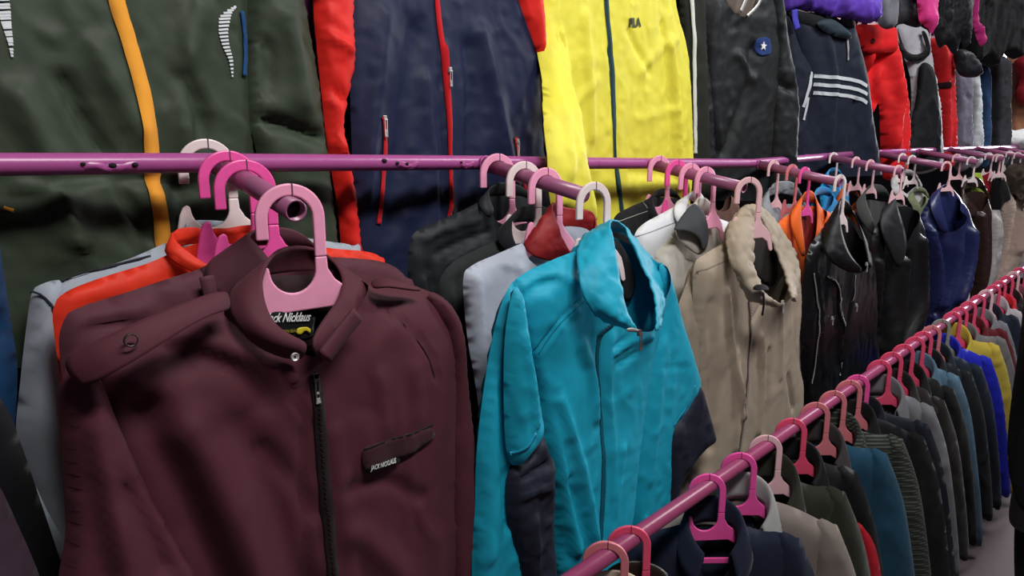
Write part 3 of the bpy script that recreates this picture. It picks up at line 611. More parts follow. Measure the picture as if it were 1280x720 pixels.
stand(g, [(648, 312, .035), (638, 295, .025), (640, 272, .005), (650, 257, -.015), (672, 255, -.02), (690, 262, -.02), (705, 275, -.01)], [(640, 320, .03), (622, 305, .02), (620, 290, .002), (632, 277, -.02), (668, 276, -.03), (700, 280, -.03), (716, 288, -.01)], fabric('#17181b'))
g = hang(2, 622, 'pink', 'the black nylon jacket', 'jacket', 'shiny black nylon jacket with wrinkled shoulder below the navy wall jacket', 'jacket', [[(680, 275), (730, 290), (745, 320), (745, 480), (740, 650)], [(560, 650), (540, 520), (520, 420), (510, 350), (511, 312), (518, 291), (545, 277), (580, 262), (606, 248)]], '#22262a', 'nylon', nf=[(620, 275), (645, 285), (665, 280)], nb=[(625, 245), (660, 248)], T=.011, D=.03, s_=.009, folds=[([(530, 300), (560, 285), (600, 275)], .006, .006), ([(545, 318), (580, 300), (610, 290)], .006, -.007), ([(520, 310), (524, 350)], .005, .005), ([(560, 330), (590, 312), (620, 305)], .006, .006), ([(535, 330), (545, 380)], .006, -.006), ([(528, 350), (538, 420)], .007, .006)], wr=(.003, 18, 14))
stand(g, [(618, 262, .03), (610, 248, .015), (612, 232, -.005), (628, 226, -.02), (648, 230, -.02), (664, 242, -.01)], [(612, 275, .025), (596, 258, .015), (600, 245, -.01), (622, 242, -.03), (650, 246, -.03), (678, 258, -.01)])

# arm 3 (behind the beige jacket)
dg = fabric('#3a3d40', 'sport')
g = hang(3, 882, 'pink', 'the cream jacket with dark collar lining', 'jacket', 'cream jacket whose dark grey collar lining folds over, left of the beige jacket', 'jacket', [[(905, 292), (935, 300), (950, 330), (950, 480), (940, 600)], [(840, 620), (838, 520), (830, 420), (818, 350), (818, 322), (828, 306), (840, 296)]], '#c3beb4', 'nylon', nf=[(852, 318), (880, 330), (900, 310)], nb=[(865, 280), (895, 280)], T=.025, folds=[([(832, 330), (840, 400), (845, 480)], .008, .006), ([(850, 320), (858, 400), (860, 480)], .010, .006), ([(822, 340), (832, 420)], .006, -.005)], wr=(.004, 14, 6))
stand(g, [(884, 312, .05), (886, 296, .045), (880, 278, .03), (870, 258, .015), (872, 244, 0), (884, 247, -.02), (893, 262, -.015), (900, 288, 0)], [(872, 320, .04), (856, 308, .04), (842, 292, .025), (848, 275, .005), (860, 262, -.02), (885, 268, -.03), (900, 280, -.02), (908, 296, 0)])
g.loft('collar_lining', [[(839, 289, .036), (848, 276, .034), (858, 262, .03), (866, 254, .028)], [(852, 287, .052), (862, 279, .05), (868, 266, .042), (871, 256, .034)], [(866, 291, .058), (872, 284, .058), (875, 272, .048), (875, 260, .04)], [(876, 300, .06), (882, 292, .06), (882, 278, .052), (878, 264, .043)], [(877, 316, .055), (883, 310, .055), (887, 292, .052), (881, 268, .045)]], dg, thick=.003)
g = hang(3, 863, 'pink', 'the white jacket', 'jacket', 'white jacket beside the yellow jacket, between black denim and cream jacket', 'jacket', [[(880, 268), (915, 280), (925, 300), (925, 450), (920, 600)], [(810, 600), (806, 480), (798, 380), (792, 310), (794, 292), (804, 280), (825, 268), (843, 258)]], '#dfe0e4', 'cotton', nf=[(846, 280), (862, 290), (875, 280)], nb=[(852, 256), (872, 256)], T=.02)
seam(g, [(797, 297), (820, 287), (845, 277)], .002, fabric('#a9adb8'))
stand(g, [(858, 285, .04), (856, 265, .03), (862, 245, .01), (868, 236, -.01), (876, 240, -.02), (884, 256, -.01)], [(850, 285, .03), (842, 270, .025), (842, 256, .005), (852, 247, -.02), (872, 252, -.03), (888, 264, -.01)])
g = hang(3, 824, 'pink', 'the black denim jacket', 'jacket', 'black denim jacket with pale stitching against the yellow jacket', 'jacket', [[(852, 255), (890, 268), (900, 290), (900, 450), (895, 590)], [(790, 590), (782, 470), (772, 360), (765, 300), (768, 272), (785, 260), (803, 252), (814, 246)]], '#1b1c1f', 'denim', nf=[(818, 275), (832, 284), (845, 275)], nb=[(820, 246), (846, 248)], T=.02)
for q in ([(770, 279), (795, 269), (812, 263)], [(808, 252), (812, 270), (812, 290)]): seam(g, q, .0018, fabric('#a7a59c'))
stand(g, [(826, 276, .035), (818, 262, .025), (814, 246, .005), (822, 236, -.015), (838, 234, -.02), (848, 242, -.012), (853, 256, 0)], [(822, 284, .03), (808, 268, .02), (804, 254, 0), (814, 246, -.025), (838, 244, -.03), (852, 250, -.02), (860, 262, 0)])
# a striped brown top and its hot pink hanger deeper on the same arm
g = hang(3, 846, 'hot', 'the brown striped top', 'shirt', 'reddish brown striped top glimpsed between the cream and the beige jackets', 'shirt', [[(913, 244), (925, 262), (926, 330), (922, 480)], [(890, 480), (886, 330), (884, 262), (892, 246)]], '#6d4238', 'plaid', nf=[(896, 262), (910, 262)], T=.01, D=.03)

# arm 4
g = hang(4, 1006, 'hot', 'the orange fleece', 'jacket', 'bright orange fleece jacket with open dark red collar', 'jacket', [[(1030, 262), (1045, 272), (1055, 300), (1055, 420), (1048, 520)], [(985, 520), (982, 400), (975, 320), (968, 292), (975, 276), (992, 264)]], '#e8641f', 'sport', nf=[(1000, 300), (1012, 325), (1024, 290)], nb=[(1005, 258), (1022, 258)], T=.022, D=.05)
stand(g, [(1007, 318, .05), (1003, 290, .045), (1000, 265, .03), (1003, 244, .01), (1010, 236, -.01), (1018, 240, -.015), (1022, 256, 0), (1022, 290, .03), (1014, 318, .05)], [(1002, 322, .045), (994, 300, .04), (986, 275, .025), (990, 260, 0), (1000, 250, -.02), (1018, 254, -.03), (1032, 262, -.01), (1032, 292, .02), (1020, 322, .045)])
g.sheet('lining', [(1000, 270), (1010, 262), (1022, 275), (1016, 325), (1008, 325)], fabric('#7e1d1c', 'sport'), T=.002, Tb=.002, D=.02, off=-.004, s_=.014)
g = hang(4, 967, 'pale', 'the grey hooded sweatshirt', 'hoodie', 'mottled grey hooded sweatshirt left of the orange fleece', 'hoodie', [[(1000, 255), (1020, 265), (1030, 300), (1030, 450)], [(965, 450), (955, 340), (944, 290), (946, 272), (955, 262)]], '#8d9298', 'knit', nf=[(970, 275), (985, 280)], nb=[(970, 255), (988, 255)], T=.02)
stand(g, [(975, 272, .05), (965, 262, .04), (958, 246, .02), (964, 232, 0), (976, 225, -.015), (990, 226, -.02), (1000, 238, -.01), (1003, 255, 0)], [(968, 285, .05), (953, 275, .045), (948, 262, .02), (953, 246, -.01), (970, 240, -.03), (990, 244, -.035), (1004, 250, -.015), (1008, 262, 0)], thick=.008, name='hood', crumple=.003)
g = hang(4, 990, 'salmon', 'the cyan sweatshirt', 'hoodie', 'vivid cyan-blue sweatshirt peeking out right of the orange fleece', 'hoodie', [[(1040, 244), (1052, 262), (1056, 300), (1056, 440)], [(1010, 440), (1006, 320), (1004, 280), (1008, 258), (1018, 246)]], '#1585c4', 'knit', nf=[(1024, 262), (1034, 262)], T=.015, D=.04)
stand(g, [(1028, 262, .03), (1020, 252, .025), (1018, 240, .005), (1025, 232, -.012), (1036, 234, -.015), (1042, 246, 0)], [(1026, 272, .03), (1014, 262, .025), (1012, 248, 0), (1022, 242, -.025), (1038, 244, -.025), (1046, 254, -.005)], thick=.006, name='hood')
blk = '#0d0e11'
g = hang(4, 1050, 'white', 'the black jacket with silver zips', 'jacket', 'black jacket with tall zipped collar and several silver zips, right of the beige jacket', 'jacket', [[(1078, 300), (1090, 335), (1092, 400), (1090, 470), (1060, 500)], [(1004, 505), (1001, 430), (1004, 350), (1012, 308), (1028, 288)]], blk, 'leather', nf=[(1040, 325), (1062, 340), (1082, 335)], nb=[(1045, 270), (1065, 275)], T=.03, D=.06, wr=(.005, 14, 5), folds=[([(1022, 345), (1024, 410), (1028, 470)], .008, .008), ([(1034, 350), (1046, 385), (1048, 450)], .010, .012), ([(1062, 380), (1056, 430), (1050, 480)], .010, -.01)])
stand(g, [(1078, 336, .10), (1062, 322, .09), (1052, 295, .06), (1048, 265, .03), (1050, 246, .0), (1058, 248, -.02), (1070, 270, -.01), (1082, 305, .03), (1086, 332, .07)], [(1074, 342, .08), (1048, 336, .075), (1032, 322, .05), (1026, 300, .02), (1032, 276, -.02), (1052, 262, -.04), (1074, 280, -.03), (1088, 312, .01), (1090, 336, .05)], fabric(blk, 'nylon'), thick=.006)
for q in ([(1019, 342), (1021, 400), (1016, 480)], [(1033, 345), (1043, 372), (1050, 420), (1052, 470)], [(1067, 344), (1064, 370), (1058, 410)]): g.zipper(q, g.b, BLACKT, w=.012, pull_len=.02, pull=False)
for q in ((1036, 397), (1068, 381)): g.puller(q, g.b, None, .022)
g.puller((1083, 330), None, None, .026, n=.085)

# arm 5
g = hang(5, 1088, 'pale', 'the dark grey-green fleece', 'jacket', 'dark grey-green fleece behind the crinkled black leather jacket', 'jacket', [[(1108, 252), (1118, 275), (1118, 440)], [(1078, 470), (1072, 380), (1068, 300), (1068, 270), (1076, 258)]], '#3b3d3a', 'knit', nf=[(1085, 285), (1100, 290)], nb=[(1085, 250), (1102, 252)], T=.022, D=.05, yaw=8)
stand(g, [(1094, 285, .05), (1088, 268, .045), (1080, 250, .02), (1082, 236, 0), (1092, 229, -.015), (1104, 231, -.02), (1112, 245, -.005)], [(1090, 295, .045), (1078, 280, .04), (1068, 262, .02), (1072, 248, -.01), (1088, 240, -.03), (1106, 244, -.03), (1116, 256, -.01)], thick=.008)
g = hang(5, 1070, 'pale', 'the rust orange jacket', 'jacket', 'rust orange jacket peeking out right of the tall black collar', 'jacket', [[(1074, 250), (1084, 275), (1086, 420)], [(1052, 420), (1046, 300), (1042, 265), (1048, 250)]], '#a8431f', 'sport', nf=[(1058, 262), (1068, 262)], T=.015, D=.04, yaw=8)
stand(g, [(1060, 258, .03), (1054, 248, .025), (1052, 236, .005), (1058, 228, -.01), (1066, 230, -.015), (1072, 242, 0)], [(1056, 268, .03), (1046, 258, .025), (1044, 246, 0), (1054, 238, -.02), (1068, 240, -.02), (1076, 250, 0)])
g = hang(5, 1042, 'white', 'the blue top', 'shirt', 'bright blue top hanging at the root of the fifth arm, right of the grey hoodie', 'shirt', [[(1052, 222), (1060, 240), (1062, 360)], [(1030, 360), (1026, 260), (1024, 238), (1032, 222)]], '#1c8fca', 'knit', nf=[(1038, 232), (1048, 232)], T=.012, D=.03, yaw=8)
stand(g, [(1040, 228, .02), (1035, 220, .01), (1036, 211, 0), (1043, 208, -.01), (1050, 213, -.01), (1054, 222, 0)], [(1038, 236, .02), (1029, 228, .01), (1030, 217, -.005), (1042, 214, -.02), (1054, 219, -.015), (1060, 230, 0)])
g = hang(5, 1123, 'pale', 'the crinkled black leather jacket', 'jacket', 'crinkled black leather jacket with deep glossy vertical creases', 'jacket', [[(1143, 262), (1152, 290), (1156, 340), (1154, 395), (1140, 428), (1115, 446)], [(1098, 455), (1090, 400), (1087, 330), (1092, 290), (1102, 272)]], '#18191b', 'leather', nf=[(1110, 300), (1124, 318), (1138, 290)], nb=[(1112, 260), (1134, 258)], T=.035, D=.06, yaw=10, wr=(.006, 16, 3), folds=[([(1098, 330), (1098, 400), (1102, 445)], .02, .03), ([(1108, 340), (1106, 400), (1104, 440)], .016, -.03), ([(1124, 325), (1118, 390), (1108, 440)], .02, .035), ([(1146, 300), (1146, 370), (1128, 430)], .02, .03), ([(1135, 320), (1132, 380), (1118, 430)], .018, -.03)])
stand(g, [(1128, 330, .075), (1134, 308, .07), (1130, 285, .05), (1122, 262, .025), (1118, 246, 0), (1126, 240, -.02), (1136, 248, -.02), (1146, 275, 0)], [(1120, 335, .06), (1112, 315, .06), (1102, 292, .04), (1098, 272, .01), (1106, 254, -.025), (1126, 250, -.04), (1144, 262, -.03), (1152, 292, 0)], fabric('#191a1c', 'nylon'), thick=.006)

# arm 6
g = hang(6, 1140, 'white', 'the olive hooded top', 'hoodie', 'light olive hooded top left of the glossy navy jacket', 'hoodie', [[(1156, 245), (1166, 265), (1168, 380)], [(1140, 390), (1134, 300), (1132, 265), (1138, 250)]], '#70775a', 'knit', nf=[(1145, 258), (1152, 258)], T=.015, D=.04, yaw=14)
stand(g, [(1150, 258, .04), (1144, 250, .03), (1140, 241, .01), (1145, 233, -.01), (1154, 233, -.015), (1159, 243, 0)], [(1146, 266, .04), (1136, 258, .03), (1133, 246, .005), (1141, 239, -.02), (1156, 240, -.02), (1162, 250, 0)], thick=.008, name='hood', crumple=.002)
g = hang(6, 1128, 'white', 'the whitish hooded top', 'hoodie', 'whitish hooded top at the root of the sixth arm', 'hoodie', [[(1148, 232), (1158, 250), (1160, 360)], [(1126, 360), (1118, 270), (1114, 240), (1120, 228)]], '#b9b4b4', 'knit', nf=[(1130, 242), (1140, 242)], T=.015, D=.04, yaw=14)
stand(g, [(1136, 244, .04), (1126, 240, .03), (1118, 226, .01), (1122, 214, -.01), (1134, 210, -.02), (1145, 216, -.015), (1149, 230, 0)], [(1132, 252, .04), (1118, 246, .03), (1112, 230, .005), (1118, 219, -.02), (1134, 217, -.03), (1150, 224, -.02), (1153, 236, 0)], thick=.008, name='hood', crumple=.003)
g = hang(6, 1183, 'pale', 'the glossy navy jacket', 'jacket', 'glossy navy blue jacket with long vertical creases above the lower rail', 'jacket', [[(1196, 248), (1208, 262), (1215, 300), (1214, 350), (1200, 378), (1180, 392)], [(1152, 408), (1153, 350), (1149, 300), (1150, 272), (1160, 252)]], '#232a56', 'leather', nf=[(1170, 270), (1184, 290), (1194, 268)], nb=[(1170, 240), (1190, 240)], T=.04, D=.07, yaw=24, wr=(.007, 14, 3), folds=[([(1160, 290), (1168, 340), (1162, 395)], .025, .035), ([(1174, 290), (1178, 340), (1168, 390)], .022, -.035), ([(1192, 270), (1188, 320), (1174, 380)], .025, .04), ([(1203, 280), (1200, 330), (1184, 375)], .022, -.035), ([(1212, 290), (1208, 330), (1195, 372)], .025, .03)])
stand(g, [(1186, 290, .07), (1180, 268, .06), (1174, 248, .03), (1176, 232, 0), (1184, 229, -.02), (1193, 238, -.02), (1198, 258, .0)], [(1178, 292, .05), (1166, 272, .05), (1160, 252, .02), (1166, 239, -.02), (1184, 235, -.04), (1200, 244, -.03), (1206, 262, 0)], thick=.006)

# arms 7 to 9, far down the rail
g = hang(7, 1214, 'white', 'the dark brown hooded jacket', 'jacket', 'dark brown jacket with crumpled hood right of the glossy navy jacket', 'jacket', [[(1232, 245), (1238, 270), (1236, 340), (1228, 372)], [(1212, 385), (1212, 330), (1206, 275), (1204, 250)]], '#33231f', 'leather', folds=[([(1220, 270), (1222, 320), (1220, 370)], .03, .04), ([(1212, 280), (1214, 330)], .03, -.03)], nf=[(1215, 262), (1226, 262)], nb=[(1212, 240), (1228, 240)], T=.03, D=.06, yaw=28, wr=(.006, 14, 5))
stand(g, [(1222, 262, .06), (1212, 252, .05), (1203, 240, .02), (1205, 226, 0), (1214, 219, -.02), (1226, 222, -.02), (1234, 240, 0)], [(1218, 272, .06), (1206, 264, .05), (1199, 248, .02), (1203, 236, -.02), (1216, 232, -.04), (1232, 238, -.03), (1240, 254, 0)], thick=.01, name='hood', crumple=.004)
g = hang(7, 1196, 'pale', 'the lime green top', 'shirt', 'lime green top, small sliver left of the dark red one far down the rail', 'shirt', [[(1226, 216), (1230, 240), (1230, 330)], [(1216, 330), (1214, 240), (1218, 216)]], '#a8c24a', 'knit', T=.012, D=.03, yaw=28)
g = hang(8, 1236, 'white', 'the small dark red jacket', 'jacket', 'dark red jacket far down the rail between lime and black garments', 'jacket', [[(1236, 214), (1242, 240), (1242, 330)], [(1224, 330), (1221, 250), (1226, 220)]], '#8c1420', 'sport', T=.015, D=.04, yaw=28)
g = hang(8, 1250, 'white', 'the grey and white striped jacket', 'jacket', 'shiny grey and whitish jacket hanging far right above the lower rail', 'jacket', [[(1248, 262), (1252, 290), (1246, 340), (1236, 362)], [(1214, 378), (1220, 330), (1228, 285), (1236, 262)]], '#b5b0ae', 'nylon', T=.04, D=.07, yaw=32, wr=(.008, 12, 4), folds=[([(1240, 275), (1232, 325), (1224, 368)], .03, .05), ([(1232, 275), (1226, 320)], .03, -.04)])
g = hang(8, 1246, 'pale', 'the black flat-collared coat', 'coat', 'black coat with big square collar in front of the cream coat, far right', 'coat', [[(1256, 222), (1262, 248), (1252, 258), (1242, 290)], [(1238, 290), (1238, 250), (1240, 226)]], '#0f0f11', 'cotton', T=.03, D=.06, yaw=30)
g = hang(9, 1262, 'white', 'the cream coat', 'coat', 'cream coat with shiny creases at the far right of the upper row', 'coat', [[(1276, 236), (1282, 270), (1276, 320), (1262, 345)], [(1230, 362), (1240, 310), (1250, 260), (1258, 238)]], '#cdb8aa', 'nylon', T=.05, D=.08, yaw=34, wr=(.008, 12, 4), folds=[([(1262, 250), (1252, 300), (1240, 350)], .035, .05), ([(1270, 250), (1262, 300), (1250, 350)], .035, -.05), ([(1277, 255), (1270, 310)], .035, .05)])
g = hang(9, 1272, 'white', 'the brown furry hood', 'jacket', 'brown jacket with furry hood above the cream coat, far right', 'jacket', [[(1284, 208), (1300, 225), (1300, 330)], [(1262, 240), (1254, 228), (1258, 210), (1270, 203)]], '#3a2f28', 'knit', T=.05, D=.06, yaw=34, wr=(.012, 20, 20))
g = hang(10, 1290, 'pale', 'the mauve grey coat', 'coat', 'mauve-grey coat cut by the right edge above the lower rail', 'coat', [[(1310, 240), (1320, 300), (1300, 335)], [(1262, 352), (1272, 310), (1280, 260), (1284, 240)]], '#a39aa2', 'nylon', T=.05, D=.08, yaw=34, wr=(.008, 12, 4))
GROUP = 'clothes hanging along the wall'; HGROUP = 'plastic hangers on the high wall rail'
# ------------------------------------------------------------------ clothes along the wall, hung from the high rail
def G_wall(u, v, name, label, cat, yaw=0, Y=1.25, group=None, hook=True):
    d = ray(u, v); p = d * (Y / d[1]); fr = facing(p, yaw); 
    return Garment(name, label, cat, fr, p, group)
def wall_hanger(g, u, v, color, what, sc=1.0):
    """hanger inside the shoulders, hooked on the high rail"""
    p = g.f.Wd(*g.L(u, v)); p = np.array([p[0], YU, ZU + R_PIPE])
    return hanger(p, color, HTXT[color] + ' plastic hanger above the photo edge holding ' + what, random.uniform(-.03, .03), sc)
def wsheet(*a, **k): return None
# 1 dark green windbreaker
gr = fabric('#353f31', 'nylon'); ORG = fabric('#f2a33a', 'cotton', 'orange_tape'); refl = plain('reflective_silver', '#dfe3e6', .3)
g = G_wall(150, 150, 'jacket', 'large dark green windbreaker with orange centre zip and reflective dash marks', 'jacket')
bd = g.sheet('body', [[(285, -290), (310, -150), (314, 0), (316, 120), (322, 250), (334, 440)], [(-60, 460), (-70, 200), (-60, -60), (-40, -250)]], gr, T=.02, Tb=.05, D=.06, nf=[(140, -270)], wr=(.0032, 11, 6), seed=51, ang=.6, s_=.011, folds=[
    ([(20, 120), (70, 220), (90, 300)], .02, .012), ([(80, 100), (110, 160), (130, 190)], .012, -.014), ([(230, 100), (250, 150), (240, 200)], .016, -.012), ([(120, 60), (170, 160)], .02, .010), ([(250, 10), (230, 90), (235, 180)], .02, .010), ([(0, 240), (40, 232), (66, 236), (88, 275), (114, 330)], .004, .006), ([(135, 230), (155, 270), (180, 310)], .008, .006), ([(150, 240), (185, 300)], .014, -.01), ([(225, 240), (235, 290)], .014, -.012), ([(70, 225), (150, 220), (240, 232)], .014, -.012)])
sl = g.sheet('sleeve', [(305, -240), (350, -230), (372, -60), (384, 20), (396, 90), (405, 160), (412, 215), (421, 300), (420, 360), (352, 360), (338, 290), (326, 215), (312, 150), (308, 60), (310, -60)], gr, T=.03, Tb=.04, D=.05, off=.012, wr=(.0035, 10, 7), seed=52, s_=.011, folds=[([(360, 20), (372, 80), (380, 130)], .02, .012), ([(335, 150), (370, 160), (400, 172)], .012, -.018), ([(335, 60), (340, 120)], .015, -.01), ([(345, 250), (380, 245)], .012, -.012)])
g.ribbon('zip', [(118, -230), (128, -120), (143, -10), (160, 50), (176, 110), (186, 170), (194, 230), (203, 290), (210, 380)], .024, ORG, bd, .003)
g.ribbon('sleeve_piping', [(302, 14), (306, 40), (307, 70), (305, 95)], .008, fabric('#1d4a7c'), bd, .004)
def dashes(nm, path, n, w0, w1):
    P = spline([g.L(*p, bd.n0) for p in path], .002); gs = []
    for i in range(n):
        s = i / (n - 1); p = P[int(s * (len(P) - 1))]; w = w0 * (1 - s) + w1 * s; w = min(w, .004 + s * .08)
        c, sn = math.cos(.18), math.sin(.18); ax = np.array([[c, sn, 0], [-sn, c, 0], [0, 0, 1.]])
        gs.append(box_geo((p[0], p[1], bd.h(p[0], p[1]) + .003), w, .0034, .001, ax))
    V, F = join_geo(*gs); g.emit(nm, V, F, refl, None, smooth=False)
dashes('reflective_print', [(292, 9), (281, 20), (278, 40), (281, 58), (287, 75), (289, 95)], 22, .026, .003)
dashes('reflective_print', [(-4, -20), (4, 10), (8, 35), (12, 52), (14, 70)], 22, .022, .003)
g.ribbon('bartack', [(3, 259), (9, 261), (16, 263)], .005, ORG, bd, .002)
g.loft('collar', [[(60, -300, .06), (100, -320, .03), (150, -325, .0), (200, -310, .03)], [(50, -268, .06), (95, -290, .03), (150, -300, -.02), (210, -276, .04)]], gr)
wall_hanger(g, 140, -200, 'pink', 'the green windbreaker')
# 2 navy and red jacket
nv = fabric('#1b2240', 'nylon'); rd = fabric('#dd241c', 'nylon'); RDT = fabric('#c21a22', 'cotton', 'red_tape')
g = G_wall(550, 150, 'jacket', 'navy blue windbreaker with red sleeves and red zips', 'jacket')
bd = g.sheet('body', [[(618, -220), (648, -60), (664, 40), (674, 90), (680, 190), (692, 270), (692, 400)], [(446, 400), (442, 250), (438, 130), (436, 20), (444, -80), (470, -200)]], nv, T=.02, Tb=.05, D=.06, nf=[(545, -215)], wr=(.0032, 10, 4), seed=61, ang=.2, s_=.011, folds=[
    ([(480, 20), (470, 120), (455, 250)], .02, .012), ([(520, 40), (505, 150), (490, 280)], .025, -.010), ([(530, 100), (540, 200), (540, 300)], .015, .008), ([(600, 40), (620, 130), (640, 230)], .02, .012), ([(585, 60), (590, 160), (580, 260)], .02, -.01), ([(556, 60), (558, 160), (560, 260)], .009, .008)])
sl = g.sheet('sleeve', [(440, -200), (462, -200), (446, -60), (440, 20), (442, 75), (432, 130), (428, 160), (436, 200), (445, 260), (450, 330), (430, 330), (422, 260), (410, 190), (402, 120), (396, 60), (392, 0), (400, -100)], rd, T=.035, Tb=.04, D=.045, off=.012, wr=(.0045, 14, 10), seed=62, s_=.01, folds=[([(405, 40), (436, 60)], .01, .01), ([(410, 100), (432, 125)], .01, -.01), ([(412, 160), (430, 185)], .01, .01)])
g.sheet('sleeve', [(625, -200), (650, -160), (676, 0), (680, 60), (674, 72), (662, 40), (650, 10), (640, -30)], rd, T=.025, Tb=.04, D=.04, off=.016, wr=(.005, 12, 8), s_=.01)
z = g.ribbon('zip', [(538, -200), (542, -60), (546, 10), (552, 60), (555, 100), (558, 160), (560, 220), (560, 285)], .014, RDT, bd, .003)
g.puller((557, 88), bd, z, .034)
for path, pl in (([(475, 146), (480, 165), (481, 200), (478, 240), (473, 280)], (478, 148)), ([(642, 172), (648, 200), (654, 230), (662, 262)], (644, 176))):
    p = g.ribbon('pocket_zip', path, .012, RDT, bd, .003); g.puller(pl, bd, p, .036)
wall_hanger(g, 545, -180, 'pink', 'the navy and red windbreaker')
# grey mesh top glimpsed between green and navy
g = G_wall(385, 40, 'shirt', 'sliver of grey mesh top with purple edge between the green and navy windbreakers', 'shirt', Y=1.34)
b = g.sheet('body', [(360, -180), (400, -180), (404, 60), (406, 300), (370, 300), (366, 60)], fabric('#85858d', 'knit'), T=.012, D=.04, wr=(.003, 10, 4))
g.ribbon('edge_band', [(372, -100), (378, -10), (386, 40), (388, 100)], .018, fabric('#8d2a78'), b, .002)
wall_hanger(g, 385, -150, 'pale', 'the grey mesh top')
# 3 yellow windbreaker
ye = fabric('#ece24a', 'nylon')
g = G_wall(770, 120, 'jacket', 'bright yellow windbreaker with dark zip and small chest lettering', 'jacket')
bd = g.sheet('body', [[(806, -200), (828, -80), (838, 0), (852, 60), (858, 130), (860, 200), (862, 275)], [(700, 285), (692, 200), (684, 100), (680, 20), (690, -80), (718, -190)]], ye, T=.018, Tb=.05, D=.06, nf=[(760, -200)], wr=(.003, 9, 4), seed=71, s_=.011, folds=[
    ([(730, 20), (735, 100), (738, 170)], .016, .010), ([(745, 100), (720, 130), (705, 180)], .014, .005), ([(800, 90), (825, 60), (845, 50)], .016, .006), ([(785, 40), (810, 90)], .012, -.007), ([(838, 60), (845, 130), (850, 240)], .010, .010), ([(828, 30), (836, 110), (840, 200)], .010, -.010), ([(790, 215), (830, 218), (855, 226)], .02, -.008), ([(700, 40), (712, 120), (728, 190)], .010, .010), ([(760, 60), (768, 160), (772, 240)], .006, -.004), ([(795, 150), (845, 138)], .014, .003)])
def yoff(u, v): return .0 if v < 60 else min(.165, .165 * (v - 60) / 120)
sl = g.sheet('sleeve', [(690, -190), (704, -120), (700, 0), (706, 60), (720, 120), (734, 200), (744, 262), (740, 278), (700, 262), (690, 262), (684, 220), (680, 150), (675, 90), (670, 20), (672, -80)], ye, T=.02, Tb=.02, D=.035, off=yoff, wr=(.004, 12, 6), seed=72, s_=.01, folds=[([(690, 40), (698, 120), (712, 220)], .012, .006)])
g.sheet('sleeve', [(818, -180), (838, -100), (842, 0), (856, 60), (862, 130), (864, 200), (858, 270), (846, 260), (848, 160), (840, 70), (828, 0), (818, -80)], ye, T=.02, Tb=.04, D=.035, off=-.03, wr=(.004, 12, 6), seed=73, s_=.011)
g.zipper([(750, -200), (754, -80), (757, 0), (762, 60), (766, 130), (768, 190), (773, 235), (779, 280)], bd, fabric('#2a4a50'), plain('dark_teal_teeth', '#1f3d44', .4), w=.019, pull=False)
g.text('lettering', 'FILA', (786, 33.5), (801, 32.5), bd, plain('dark_print', '#39402a', .6), .003, bold=.05)
wall_hanger(g, 760, -170, 'pink', 'the yellow windbreaker')
# 4 dark jacket with white piping
g = G_wall(866, 90, 'jacket', 'narrow strip of dark jacket with white piping right of the yellow windbreaker', 'jacket', yaw=20, Y=1.30)
b = g.sheet('body', [(846, -140), (876, -140), (882, 20), (886, 250), (856, 250), (850, 20)], fabric('#23251e', 'sport'), T=.02, D=.04)
g.ribbon('piping', [(860, -100), (864, 0), (867, 60), (868, 120), (869, 192)], .016, fabric('#d6d8cf'), b, .004)
wall_hanger(g, 866, -100, 'pale', 'the dark jacket with white piping')
# 5 black windbreaker with star
bk = fabric('#1b1e20', 'nylon')
g = G_wall(920, 90, 'jacket', 'black windbreaker with a small white star on a blue patch', 'jacket', yaw=18, Y=1.27)
bd = g.sheet('body', [[(955, -60), (970, 0), (974, 60), (968, 120), (955, 250)], [(884, 250), (874, 130), (870, 60), (868, 0), (872, -60)]], bk, T=.05, Tb=.04, D=.09, nf=[(905, 2), (932, 22), (945, 0)], nb=[(915, -60)], wr=(.0045, 12, 6), seed=81, folds=[([(895, 10), (888, 90), (900, 180)], .02, .012), ([(940, 60), (930, 120), (905, 190)], .02, -.014), ([(920, 70), (940, 100)], .015, .01)])
g.sheet('sleeve', [(958, -50), (972, -10), (982, 50), (990, 100), (993, 150), (986, 235), (960, 238), (962, 130), (966, 60), (956, 0)], bk, T=.045, Tb=.03, D=.05, off=.02, wr=(.007, 14, 8), seed=82, folds=[([(970, 100), (990, 112)], .014, -.015), ([(974, 30), (980, 90)], .014, .01)])
g.sheet('sleeve', [(866, -40), (876, 0), (884, 80), (890, 140), (892, 240), (872, 240), (868, 100), (864, 20)], bk, T=.03, Tb=.03, D=.04, off=.03, wr=(.007, 14, 8), seed=83)
g.sheet('lining', [(900, -20), (945, -20), (948, 2), (932, 24), (912, 14)], fabric('#6a5f58'), T=.006, Tb=.004, D=.02, off=.035, wr=(.002, 9, 9))
pb = g.patch('emblem_patch', [(945, 50), (960, 48), (962, 66), (948, 68)], fabric('#243a6e'), bd, .004, s_=.006)
V = []; c = g.L(952, 58, bd.n0)
for k in range(10): r = .016 if k % 2 == 0 else .007; V.append((c[0] + r * math.sin(k * math.pi / 5), c[1] + r * math.cos(k * math.pi / 5), bd.h(c[0], c[1]) + .008))
g.emit('star', V + [(a, z, n - .006) for a, z, n in V], [tuple(range(10))[::-1]] + [(i, (i + 1) % 10, (i + 1) % 10 + 10, i + 10) for i in range(10)], WHITEP, pb, smooth=False)
g.ribbon('zip', [(958, -20, .08), (948, 5, .08), (934, 20, .08)], .012, SILVER, None, 0, th=.003); g.ribbon('zip', [(938, -20, .08), (932, 0, .08), (926, 14, .08)], .014, SILVER, None, 0, th=.003)
wall_hanger(g, 915, -40, 'pale', 'the black windbreaker with the star')
